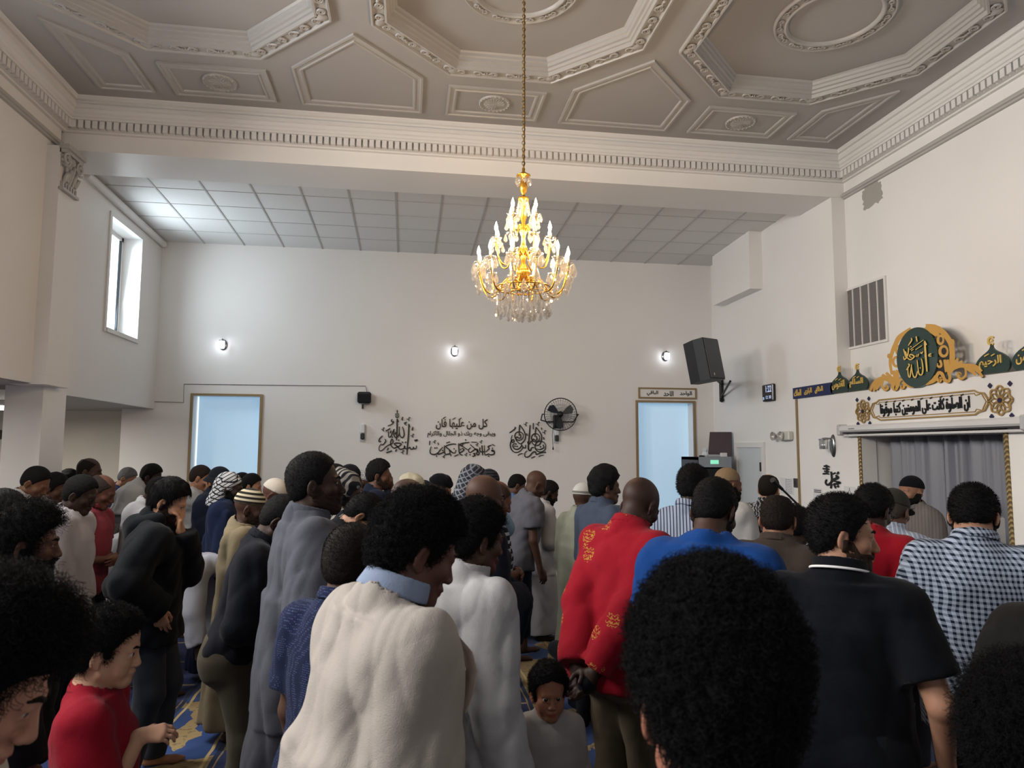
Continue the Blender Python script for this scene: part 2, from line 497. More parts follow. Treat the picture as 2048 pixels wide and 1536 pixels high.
def hair_field(kind, h, seed):
    ts, tt, amp, nk, lift = HAIRS[kind]
    F = Field(LO_H - .07, HI_H + .07, [], h, h)
    t0 = ts
    F.add(el((0, -.014 - ts * .2, .077), (.0775 + ts, .0985 + ts, .090 + ts)))
    if tt > ts: F.add(el((0, -.004, .088 + (tt - ts) * .55), (.0735 + tt * .8, .088 + tt * .8, .080 + tt)), .02)
    F.add(el((0, -.045, .03), (.066 + ts, .058 + ts, .06 + ts)), .02)
    n = fold_noise(seed, amp, nk)
    n2 = fold_noise(seed + 9, amp * .7, 'wave')
    F.wrinkle(lambda x, y, z: n(x, y, z) + n2(x, y, z))
    over = max(0, ts - .012)
    line = [(-.16, -.055 - over), (-.06, -.045), (-.030, .000), (-.022, .058), (.004, .058), (.010, .022), (.026, .024), (.036, .070), (.066, .104 - over * .5), (.125, .116 - over * .6)]
    F.clip(lambda X, Y, Z: ((piece(Y, line) - Z) * .7 - .25 * (np.abs(X) - .075) * (Y > .03)) + 0 * X)
    if kind == 'balding': F.cut(el((0, .035, .165), (.060, .115, .060)), .004)
    return F

def beard_field(long, h, seed):
    F = Field(LO_H - .03, HI_H, [], h, h)
    head_sdf(F)
    F.D -= .0016 + .0034 * min(1, long * 3)
    if long > .12: F.add(rc((0, .070, -.050), (0, .082, -.060 - .035 * long), .024, .014 + .012 * long), .02)
    n = fold_noise(seed, .003, 'curl'); F.wrinkle(n)
    line = [(-.03, -.2), (-.012, .0), (-.010, .034), (.020, .034), (.050, -.006), (.085, -.008), (.10, -.004), (.12, -.004)]
    F.clip(lambda X, Y, Z: (Z - piece(Y, line)) * .75 + 0 * X)
    F.clip(lambda X, Y, Z: (-.115 - .02 * long - Z) + 0 * X + 0 * Y)
    F.clip(lambda X, Y, Z: (-.02 - Y) + 0 * X + 0 * Z)
    F.cut(el((0, .110, -.026), (.022, .022, .0105)))
    return F

def hat_field(kind, h, seed):
    F = Field(LO_H - .09, HI_H + .07, [], h, h)
    if kind == 'kufi':
        F.add(el((0, -.014, .080), (.0855, .1065, .100)))
        F.clip(lambda X, Y, Z: (.078 + .10 * Y - Z) + 0 * X)
    elif kind == 'tallkufi':
        F.add(tube([(.0, .086, .107, -.014), (.07, .084, .104, -.016), (.10, .07, .09, -.016)], (0, 0, .080), np.eye(3), .02))
    elif kind == 'beanie':
        F.add(el((0, -.018, .085), (.090, .110, .108)))
        F.clip(lambda X, Y, Z: (.060 + .22 * Y - Z) + 0 * X)
        F.wrinkle(fold_noise(seed, .004, 'wave'))
    elif kind == 'turban':
        F.add(el((0, -.016, .105), (.098, .118, .068))); F.add(el((0, -.012, .13), (.082, .100, .062)), .02)
        F.clip(lambda X, Y, Z: (.070 + .12 * Y - Z) + 0 * X)
        F.wrinkle(fold_noise(seed, .006, 'wave'))
    elif kind in ('bucket', 'cap'):
        F.add(el((0, -.014, .082), (.088, .110, .104)))
        F.clip(lambda X, Y, Z: (.072 - Z) + 0 * X + 0 * Y)
        if kind == 'cap': F.add(el((0, .115, .078), (.068, .075, .010), rotx(-.18)), .008)
        else: F.add(tube([(.030, .128, .150, -.012), (.075, .094, .115, -.014)], (0, 0, 0), np.eye(3), .008), .008); F.cut(el((0, -.01, .0), (.10, .12, .06)))
    elif kind in ('scarf', 'hood'):
        e = .004 if kind == 'scarf' else .014
        F.add(el((0, -.020, .078), (.083 + e, .104 + e, .098 + e)))
        F.add(rc((0, -.055, .03), (0, -.075, -.10), .080, .085), .04)
        if kind == 'hood': F.add(rc((0, -.04, .13), (0, -.085, .175), .05, .018), .04)
        F.cut(el((0, .085, .005), (.078, .095, .098)), .01)
        F.clip(lambda X, Y, Z: (-.13 - Z) + 0 * X + 0 * Y)
        F.wrinkle(fold_noise(seed, .008, 'wave'))
    return F

# --- hands, own frame: wrist at 0, fingers along +Y, palm faces -Z, thumb on side s*X
def hand_prims(s, curl, sc=1.0):
    out = []
    K = [(.030, .082, .105, .0088), (.010, .088, .116, .0092), (-.011, .085, .108, .0088), (-.030, .076, .086, .0078)]
    out.append((rc((.0, -.01, 0), (0, .02, 0), .025, .022), .012))
    for (x, y, L, r) in K:
        x *= s
        out.append((rc((x * .45, .012, 0), (x, y, .002), .0155, .0125), .014))
        p = V(x, y, .002); ang = .10 + curl * .55
        segs = (.44, .32, .24)
        for q, f in enumerate(segs):
            d = V(x * .6 * (1 - curl * .6), math.cos(ang), -math.sin(ang)); d = unit(d)
            e = p + d * (L - .022) * f * .86
            out.append((rc(p, e, r * (1 - .08 * q), r * (.92 - .1 * q)), .003))
            p = e; ang += curl * (.85 if q == 0 else .6)
    a = V(s * .018, .012, -.004); b = V(s * .042, .040, -.014); c = V(s * .048, .068, -.022 - .01 * curl); d = V(s * (.046 - .012 * curl), .090, -.030 - .012 * curl)
    out += [(rc(a, b, .0155, .0125), .012), (rc(b, c, .0115, .0098), .004), (rc(c, d, .0098, .0080), .003)]
    return out

def frame_from(y, z):
    y = unit(y); z = V(z); z = unit(z - (z @ y) * y); x = np.cross(y, z)
    return np.stack([x, y, z], 1)

def xf_field(F, build, O, R, sc, lo, hi, k):
    """evaluate a field built in a local frame (rotation R, scale sc, origin O) and blend it into F"""
    cs = np.array([[lo[0] if i & 1 else hi[0], lo[1] if i & 2 else hi[1], lo[2] if i & 4 else hi[2]] for i in range(8)])
    W = (cs * sc) @ R.T + O
    sl, X, Y, Z = F.sub(W.min(0), W.max(0), 0)
    x = X - O[0]; y = Y - O[1]; z = Z - O[2]
    class L: pass
    lx, ly, lz = [((R[0, e] * x + R[1, e] * y + R[2, e] * z) / sc).astype(f32) for e in range(3)]
    G = L(); G.D = np.full(lx.shape, .5, dtype=f32)
    def add(pr, kk=0.0): G.D = smin(G.D, pr[0](lx, ly, lz), kk)
    def cut(pr, kk=0.0): G.D = -smin(-G.D, pr[0](lx, ly, lz), kk)
    G.add, G.cut = add, cut
    build(G)
    F.D[sl] = smin(F.D[sl], G.D * sc, k)

def ik(S, T, L1, L2, pole):
    d = T - S; L = min(np.linalg.norm(d), (L1 + L2) * .995); u = unit(d)
    a = (L1 * L1 - L2 * L2 + L * L) / (2 * L); h = math.sqrt(max(L1 * L1 - a * a, 0))
    p = V(pole); p = unit(p - (p @ u) * u)
    return S + u * a + p * h, S + u * L

class Pose: pass
def pose(H, lean=0, bow=0, turn=0, tilt=0, arms=('down', 'down'), stride=0, child=0, wide=1.0, twist=0, squat=0):
    """joint positions in the person's own frame (feet on z=0, facing +Y)"""
    P = Pose(); s = H / 1.75; P.s = s; P.H = H
    lean, bow, turn, tilt = [math.radians(v) for v in (lean, bow, turn, tilt)]
    P.hs = s ** .45 if child == 0 else (.90 if child < .7 else .80)
    legf = .53 if child == 0 else .50 - .03 * child
    P.pel = V(0, -.16 * math.sin(lean) * s, legf * H - squat)
    P.Rt = rotz(math.radians(twist)) @ rotx(-lean)
    T = lambda x, y, z: P.pel + P.Rt @ (V(x * wide, y, z) * s)
    P.T = T
    P.sh = [T(-.168, -.012, .435), T(.168, -.012, .435)]
    P.nb = T(0, -.022, .525)
    P.Rn = P.Rt @ rotx(-bow * .5)
    P.hp = P.nb + P.Rn @ (V(0, .026, .088) * s)
    P.Rh = P.Rt @ rotz(-turn) @ roty(tilt) @ rotx(-bow)
    P.top = P.hp + P.Rh @ (V(0, -.014, .168) * P.hs)
    P.hip = [P.pel + V(-.088 * s * wide, 0, -.035 * s), P.pel + V(.088 * s * wide, 0, -.035 * s)]
    st = stride * s
    P.ank = [V(-.105 * s, -.03 * s + st, .075 * s), V(.105 * s, -.03 * s - st, .075 * s)]
    P.knee = []
    for i in (0, 1):
        Ln = np.linalg.norm(P.hip[i] - P.ank[i])
        L1 = max(.505 * Ln, .245 * H * .97); L2 = max(.505 * Ln, .245 * H * .97)
        k, _ = ik(P.hip[i], P.ank[i], L1, L2, (0, 1, 0)); P.knee.append(k)
    P.elb, P.wri, P.hand = [], [], []
    L1, L2 = .295 * s, .262 * s
    for i in (0, 1):
        sg = -1 if i == 0 else 1
        a = arms[i]; S = P.sh[i]; curl = .55
        if isinstance(a, dict):
            w = a.get('w'); wr = T(*w) if a.get('f', 't') == 't' else (P.hp + P.Rh @ (V(*w) * P.hs) if a['f'] == 'h' else V(*w) * s)
            pole = P.Rt @ V(*a.get('pole', (sg * .6, -.6, -.5))); curl = a.get('curl', .5)
            e, wr = ik(S, wr, L1, L2, pole)
            hd = a.get('hd'); hn = a.get('hn')
            dirh = unit(wr - e) if hd is None else P.Rt @ V(*hd)
            nrm = P.Rt @ V(*(hn or (sg, 0, 0)))
        elif a == 'down':
            wr = S + V(sg * .055 * s, .05 * s, -.545 * s); e, wr = ik(S, wr, L1, L2, (sg * .35, -1, 0)); dirh = unit(wr - e + V(0, .02, 0)); nrm = V(sg, 0.15, 0)
        elif a == 'fold':
            e, wr = ik(S, T(sg * .035, .185 + .02 * (i == 1), .13), L1, L2, P.Rt @ V(sg * .7, -.5, -.6)); dirh = P.Rt @ V(-sg, .25, -.1); nrm = P.Rt @ V(0, 1, 0.1); curl = .35
        elif a == 'front':
            e, wr = ik(S, T(sg * .06, .20, -.06), L1, L2, P.Rt @ V(sg * .7, -.6, 0)); dirh = P.Rt @ V(-sg * .5, .3, -.8); nrm = P.Rt @ V(sg * .5, .9, .2); curl = .5
        elif a == 'behind':
            e, wr = ik(S, T(sg * .04, -.185, -.02), L1, L2, P.Rt @ V(sg, -.25, 0)); dirh = P.Rt @ V(-sg * .8, -.1, -.5); nrm = P.Rt @ V(0, 1, 0); curl = .6
        elif a == 'face':
            e, wr = ik(S, P.hp + P.Rh @ (V(sg * .05, .125, -.055) * P.hs), L1, L2, P.Rt @ V(sg * .3, .2, -1)); dirh = P.Rh @ V(-sg * .35, -.15, .9); nrm = P.Rh @ V(0, 1, .15); curl = .45
        P.elb.append(e); P.wri.append(wr); P.hand.append((frame_from(dirh, nrm), curl))
    return P

BODYP = [(-.11, .150, .095, -.01), (-.05, .172, .112, -.015), (.02, .168, .115, -.012), (.13, .146, .100, .004), (.25, .158, .112, .004), (.36, .166, .118, -.002), (.43, .150, .094, -.014), (.48, .095, .070, -.020), (.53, .058, .058, -.022)]

def person_fields(P, opt, hf, hc):
    s, hs = P.s, P.hs
    w = opt.get('wide', 1.0); belly = opt.get('belly', 0.0)
    prof = [(z * s, rx * s * w, (ry * (1 + .6 * (w - 1)) + belly * math.exp(-((z - .13) / .13) ** 2) * .5) * s, (oy + belly * math.exp(-((z - .13) / .13) ** 2) * .5) * s) for z, rx, ry, oy in BODYP]
    pts = np.array([*P.ank, *P.elb, *P.wri, *P.sh, P.top, P.hp, P.pel] + [P.wri[i] + P.hand[i][0] @ V(0, .20 * s, 0) for i in (0, 1)])
    lo = pts.min(0) - .27 * s * max(w, 1); hi = pts.max(0) + .27 * s * max(w, 1); lo[2] = -.03; hi[2] = P.top[2] + .10
    boxes = []
    cs = np.array([[a, b, c] for a in (-.11, .11) for b in (-.13, .13) for c in (-.13, .18)])
    Wd = (cs * hs) @ P.Rh.T + P.hp; boxes.append((Wd.min(0), Wd.max(0)))
    hb = hf if opt.get('hands', 1) else hc
    if opt.get('hands', 1):
        for i in (0, 1):
            q = np.array([[a, b, c] for a in (-.06, .06) for b in (-.02, .19) for c in (-.09, .03)])
            Wd = (q * s) @ P.hand[i][0].T + P.wri[i]; boxes.append((Wd.min(0), Wd.max(0)))
    F = Field(lo, hi, boxes, hf, hc)
    F.add(tube(prof, P.pel, P.Rt), .0)
    T = P.T
    for i in (0, 1):
        sg = -1 if i == 0 else 1
        F.add(el(P.pel + V(sg * .075 * s * w, -.055 * s, -.07 * s), V(.085, .085, .095) * s), .05 * s)
        F.add(rc(P.hip[i], P.knee[i], .084 * s * w, .055 * s), .04 * s)
        F.add(rc(P.knee[i], P.ank[i], .054 * s, .036 * s), .03 * s)
        F.add(el(P.knee[i] * .7 + P.ank[i] * .3 + V(0, -.018 * s, 0), V(.048, .05, .09) * s), .03 * s)
        a = P.ank[i]
        F.add(rc(a + V(0, -.035, -.040) * s, a + V(sg * .012, .12, -.052) * s, .032 * s, .022 * s), .03 * s)
        F.add(rc(a + V(-.012 * 1, .12, -.054) * s, a + V(sg * .03, .165, -.058) * s, .021 * s, .015 * s), .02 * s)
        F.add(el(T(sg * .166, -.012, .424), V(.056, .057, .058) * s, P.Rt), .05 * s)
        F.add(rc(T(0, -.028, .525), T(sg * .145, -.018, .444), .042 * s, .034 * s), .04 * s)
        F.add(rc(P.sh[i], P.elb[i], .050 * s, .041 * s), .03 * s)
        F.add(rc(P.elb[i], P.wri[i], .041 * s, .026 * s), .015 * s)
        R, curl = P.hand[i]
        def bh(G, sg=sg, curl=curl):
            for pr, kk in hand_prims(-sg, curl): G.add(pr, kk)
        xf_field(F, bh, P.wri[i], R, s * (1 if not opt.get('child') else .95), V(-.07, -.04, -.12), V(.07, .21, .05), .012)
    F.add(rc(P.nb, P.hp + P.Rh @ (V(0, -.018, .0) * hs), .060 * s ** .6 * opt.get('neck', 1), .056 * s ** .6 * opt.get('neck', 1)), .03 * s)
    return F, prof, lo, hi

def head_build(child):
    def b(G): head_sdf(G, child)
    return b

def garment(P, opt, prof, lo, hi, g, hc, seed):
    """upper garment: dict(len=hem, sleeve=0..1, ease, robe=bool)"""
    s = P.s; w = opt.get('wide', 1.0)
    e = g.get('ease', .014) * s
    F = Field(lo - .05, hi + .05, [], hc, hc)
    chest_x = max(p[1] for p in prof); hem = g.get('hem', -.12) * s
    pr = []
    for z, rx, ry, oy in prof:
        if z > .49 * s: continue
        dr = g.get('drape', .85)
        if z < .36 * s: rx = max(rx, (chest_x * .97) * dr + rx * (1 - dr)); ry = max(ry, .118 * s * dr + ry * (1 - dr))
        pr.append((z, rx + e, ry + e, oy))
    flare = g.get('flare', 0.0) * s
    if g.get('robe'):
        pr2 = [q for q in pr if q[0] >= .05 * s]
        F.add(tube([(pr[0][0] - .06 * s, pr[0][1] * .9, pr[0][2] * .9, pr[0][3]), (-.04 * s, pr[1][1], pr[1][2], pr[1][3])] + pr2, P.pel, P.Rt, .02))
        zb = g.get('hemz', .12) * s - P.pel[2]
        off = P.ank[0] * .5 + P.ank[1] * .5 - P.pel
        k = np.linspace(0, 1, 6)
        rx0, ry0 = pr[0][1], pr[0][2] + .01 * s
        F.add(tube([(zb * t, rx0 * (1 + .05 * t) + flare * t, ry0 * (1 + .25 * t) + flare * t, off[1] * t * (zb / -P.pel[2]) + pr[0][3]) for t in k[::-1]] + [(.22 * s, rx0 * .90, ry0 * .88, pr[0][3])], P.pel, np.eye(3), .015), .08 * s)
    else:
        z0, rx0, ry0, oy0 = pr[0]
        F.add(tube([(hem, rx0 + flare, ry0 + flare, oy0)] + [q for q in pr if q[0] > hem + .03 * s], P.pel, P.Rt, .012))
        if hem < -.05 * s:
            ax = P.Rt[:, 2]
            for sg in (-1, 1):
                hip = P.hip[(sg + 1) // 2]; kn = P.knee[(sg + 1) // 2]
                for pr_ in (el(P.pel + V(sg * .075 * s * w, -.055 * s, -.07 * s), V(.092, .096, .104) * s + e), rc(hip, hip + (kn - hip) * .4, .094 * s * w + e, .088 * s * w + e)):
                    def fn(X, Y, Z, f0=pr_[0]): return np.maximum(f0(X, Y, Z), hem - ((X - P.pel[0]) * ax[0] + (Y - P.pel[1]) * ax[1] + (Z - P.pel[2]) * ax[2]))
                    F.add((fn, pr_[1], pr_[2]), .04 * s)
    T = P.T
    sl = g.get('sleeve', 1.0)
    for i in (0, 1):
        sg = -1 if i == 0 else 1
        F.add(el(T(sg * .166, -.012, .422), V(.057, .058, .058) * s + e, P.Rt), .05 * s)
        F.add(rc(T(0, -.028, .520), T(sg * .145, -.018, .442), .040 * s + e, .033 * s + e), .05 * s)
        es = e + g.get('sl_ease', .010) * s
        if sl <= .5:
            q = P.sh[i] + (P.elb[i] - P.sh[i]) * (sl / .5)
            d = unit(P.elb[i] - P.sh[i])
            G_ = rc(P.sh[i], q, .052 * s + es, .048 * s + es * 1.15)
            fn0 = G_[0]
            def fn(X, Y, Z, fn0=fn0, q=q, d=d): return np.maximum(fn0(X, Y, Z), (X - q[0]) * d[0] + (Y - q[1]) * d[1] + (Z - q[2]) * d[2])
            F.add((fn, G_[1], G_[2]), .025 * s)
        else:
            q = P.elb[i] + (P.wri[i] - P.elb[i]) * ((sl - .5) / .5)
            d = unit(P.wri[i] - P.elb[i])
            F.add(rc(P.sh[i], P.elb[i], .051 * s + es, .044 * s + es), .025 * s)
            G_ = rc(P.elb[i], q, .043 * s + es, (.032 + .01 * g.get('cuff', 0)) * s + es)
            fn0 = G_[0]
            def fn(X, Y, Z, fn0=fn0, q=q, d=d): return np.maximum(fn0(X, Y, Z), (X - q[0]) * d[0] + (Y - q[1]) * d[1] + (Z - q[2]) * d[2])
            F.add((fn, G_[1], G_[2]), .012 * s)
    n = fold_noise(seed, g.get('fold', .010) * s, 'robe' if g.get('robe') else 'shirt')
    n2 = fold_noise(seed + 41, g.get('fold', .010) * .38 * s, 'fine')
    F.wrinkle(lambda x, y, z: n(x, y, z) + n2(x, y, z))
    # neckline: an opening just wider than the neck, tipped down at the front
    nb = P.nb; d = unit(P.Rn @ V(0, .25, 1)); up = unit(P.Rt @ V(0, .42, 1.0)); zc = g.get('neck', .028) * s - .018 * s
    rn = .060 * s ** .6 * opt.get('neck', 1) + g.get('open', .008) * s
    hole = rc(nb + d * .02 * s, nb + d * .20 * s, rn + .004 * s, rn)
    sl_, X, Y, Z = F.sub(hole[1], hole[2], 0)
    h = np.maximum(hole[0](X, Y, Z), zc - ((X - nb[0]) * up[0] + (Y - nb[1]) * up[1] + (Z - nb[2]) * up[2]))
    F.D[sl_] = np.maximum(F.D[sl_], -h)
    cap = el(nb + d * .15 * s, (.09 * s, .09 * s, .085 * s))
    F.cut(cap, .01)
    if g.get('floorcut', 1):
        F.clip(lambda X, Y, Z: (.012 - Z) + 0 * X + 0 * Y)
    return F

RING = [None]
def collar(P, g, hc, prof=None):
    s = P.s; nb = P.nb; hp = P.hp
    up = unit(P.Rt @ V(0, .22, 1.0))
    rn = .060 * s ** .6 + .013 * s
    h0, h1 = g.get('c0', .0) * s, g.get('c1', .05) * s
    F = Field(nb - .20 * s, nb + .22 * s, [], hc, hc)
    d = unit(P.Rn @ V(0, .25, 1))
    F.add(rc(nb - d * .03 * s, nb + d * .10 * s, rn + .022 * s, rn + .002 * s))
    F.cut(rc(nb - d * .06 * s, nb + d * .14 * s, rn + .008 * s, rn - .006 * s))
    def band(X, Y, Z):
        t = (X - nb[0]) * up[0] + (Y - nb[1]) * up[1] + (Z - nb[2]) * up[2]
        return np.maximum(h0 - t, t - h1)
    F.clip(band)
    ex = unit(np.cross(d, V(0, 0, 1) if abs(d[2]) < .9 else V(0, 1, 0))); ey = np.cross(d, ex); c0 = nb + up * (h0 + .003)
    RING[0] = []
    for t in np.linspace(0, 2 * PI, 33)[:-1]:
        q = c0 + (ex * math.cos(t) + ey * math.sin(t)) * (rn + .019 * s); q = q + d * (((c0 - q) @ up) / (d @ up)); RING[0].append(q)
    return F

def trousers(P, opt, lo, hi, g, hc, seed):
    s = P.s; w = opt.get('wide', 1.0); e = g.get('ease', .009) * s
    F = Field(lo - .02, V(hi[0], hi[1], P.pel[2] + .16 * s) + .02, [], hc, hc)
    F.add(tube([(-.11 * s, .150 * s * w + e, .098 * s + e, -.012 * s), (-.04 * s, .172 * s * w + e, .115 * s + e, -.014 * s), (.06 * s, .160 * s * w + e, .112 * s + e, -.006 * s)], P.pel, np.eye(3) if opt.get('lean', 0) < 25 else P.Rt @ rotx(math.radians(opt['lean']) * .6), .015))
    for i in (0, 1):
        sg = -1 if i == 0 else 1
        F.add(el(P.pel + V(sg * .075 * s * w, -.055 * s, -.07 * s), V(.086, .088, .098) * s + e), .05 * s)
        F.add(rc(P.hip[i], P.knee[i], .084 * s * w + e, .060 * s + e), .03 * s)
        F.add(rc(P.knee[i], P.ank[i], .058 * s + e, .048 * s + e), .03 * s)
    F.wrinkle(fold_noise(seed + 5, g.get('fold', .009) * s, 'shirt'))
    zc = g.get('cuff', .055) * s
    F.clip(lambda X, Y, Z: (zc - Z) + 0 * X + 0 * Y)
    F.clip(lambda X, Y, Z: (Z - P.pel[2] - .075 * s) + 0 * X + 0 * Y)
    return F

STRANDS = {  # count, length, points, curl radius, droop
    'crop': (9000, .006, 3, 0, 0), 'short': (9000, .012, 3, 0, .1), 'fade': (7000, .022, 5, .002, .2), 'straight': (9000, .022, 4, 0, .9), 'mop': (5200, .042, 10, .005, .35),
    'balding': (6000, .008, 3, 0, .3), 'curly': (5600, .018, 8, .004, .1), 'afro': (8000, .034, 10, .0045, 0), 'bigcurl': (5600, .040, 12, .0065, .2), 'curlytop': (7000, .020, 8, .004, .05), 'flat': (5000, .016, 8, .003, .1)}
def strands(kind, P, Q, seed, par, m, dens=1.0):
    n, L, k, cr, droop = STRANDS[kind]; n = int(n * dens); r = np.random.RandomState(seed)
    e1 = P[Q[:, 2]] - P[Q[:, 0]]; e2 = P[Q[:, 3]] - P[Q[:, 1]]; N = np.cross(e1, e2); A = np.linalg.norm(N, axis=1); N /= A[:, None] + 1e-12
    Cn = P[Q].mean(1); out = ((Cn - V(0, -.01, .06)) * N).sum(1) > .02
    w_ = A * out; i = r.choice(len(Q), n, p=w_ / w_.sum())
    uv = r.rand(n, 2, 1); root = P[Q[i, 0]] * (1 - uv[:, 0]) * (1 - uv[:, 1]) + P[Q[i, 1]] * uv[:, 0] * (1 - uv[:, 1]) + P[Q[i, 2]] * uv[:, 0] * uv[:, 1] + P[Q[i, 3]] * (1 - uv[:, 0]) * uv[:, 1]
    rad = Cn[i] - V(0, -.01, .06); rad /= np.linalg.norm(rad, axis=1)[:, None]
    d = N[i] * .5 + rad * .6 + r.normal(size=(n, 3)) * .28; d[:, 2] -= droop * .6; d[:, 1] += droop * .15
    if kind == 'straight': d = d * .35 + np.cross(np.cross(rad, V(.1, .7, -.5)), rad) * 1.0 + N[i] * .1
    d /= np.linalg.norm(d, axis=1)[:, None]
    a = np.cross(d, r.normal(size=(n, 3))); a /= np.linalg.norm(a, axis=1)[:, None]; b = np.cross(d, a)
    t = np.linspace(0, 1, k); Ls = L * r.uniform(.55, 1.15, n); ph = r.uniform(0, 6.28, n); turns = r.uniform(1.2, 2.2, n)
    pts = np.zeros((n, k, 3))
    for j, q in enumerate(t):
        ang = ph + 2 * PI * turns * q; c = cr * min(1, q * 3)
        pts[:, j] = root - d * .002 + d * (Ls * q)[:, None] + (a * np.cos(ang)[:, None] + b * np.sin(ang)[:, None]) * c - a * np.cos(ph)[:, None] * c * .2
        pts[:, j, 2] -= droop * L * .5 * q * q
    hc_ = bpy.data.hair_curves.new('curls'); hc_.add_curves([k] * n)
    hc_.attributes['position'].data.foreach_set('vector', pts.astype(f32).ravel())
    ra = hc_.attributes.get('radius') or hc_.attributes.new('radius', 'FLOAT', 'POINT')
    ra.data.foreach_set('value', np.tile(np.linspace(.0006, .0003, k), n).astype(f32))
    hc_.materials.append(m); o = bpy.data.objects.new('curls' if cr else 'hair_strands', hc_); C.objects.link(o); o.parent = par; return o
GARB = {
    'tee': dict(hem=-.10, sleeve=.30, ease=.016, fold=.012, neck=.022, drape=.8, sl_ease=.018),
    'polo': dict(hem=-.12, sleeve=.32, ease=.014, fold=.010, neck=.022, drape=.75, sl_ease=.016, collar=(.010, .050)),
    'shirt': dict(hem=-.14, sleeve=.95, ease=.020, fold=.013, neck=.025, drape=.85, sl_ease=.016, collar=(.012, .055)),
    'shortshirt': dict(hem=-.14, sleeve=.36, ease=.018, fold=.013, neck=.025, drape=.85, sl_ease=.02, collar=(.012, .055)),
    'sweater': dict(hem=-.11, sleeve=.97, ease=.022, fold=.014, neck=.024, drape=.8, sl_ease=.014),
    'hoodie': dict(hem=-.14, sleeve=.97, ease=.034, fold=.020, neck=.030, drape=.9, sl_ease=.024, cuff=.3),
    'jacket': dict(hem=-.14, sleeve=.97, ease=.030, fold=.016, neck=.030, drape=.9, sl_ease=.020, collar=(.012, .060)),
    'thobe': dict(robe=True, sleeve=.97, ease=.024, fold=.016, neck=.030, drape=.9, hemz=.10, flare=.03, sl_ease=.020, collar=(.008, .048)),
    'kaftan': dict(robe=True, sleeve=.97, ease=.024, fold=.018, neck=.028, drape=.9, hemz=.14, flare=.02, sl_ease=.022, collar=(.004, .034)),
    'tunic': dict(robe=True, sleeve=.97, ease=.022, fold=.015, neck=.026, drape=.9, hemz=.62, flare=.03, sl_ease=.018, collar=(.004, .034)),
}
EYE = None
def eye_mesh(scl=1.0):
    global EYE
    if EYE: return EYE
    t = NT('eye'); x, y, z = t.sep(t.co())
    r = t.math('SQRT', t.math('ADD', t.math('MULTIPLY', x, x), t.math('MULTIPLY', z, z)))
    f = t.math('MULTIPLY', t.math('LESS_THAN', r, .0082), t.math('GREATER_THAN', y, 0))
    t.col(t.mix(f, rgb('a89f97'), rgb('1c110b'))); t.set(.15, 0, .5)
    b = MB(); b.lathe([(.0118 * math.sin(PI * i / 10) + 1e-5, -.0118 * math.cos(PI * i / 10)) for i in range(11)], seg=14)
    o = b.build('eye', t.m); EYE = o.data; bpy.data.objects.remove(o); return EYE

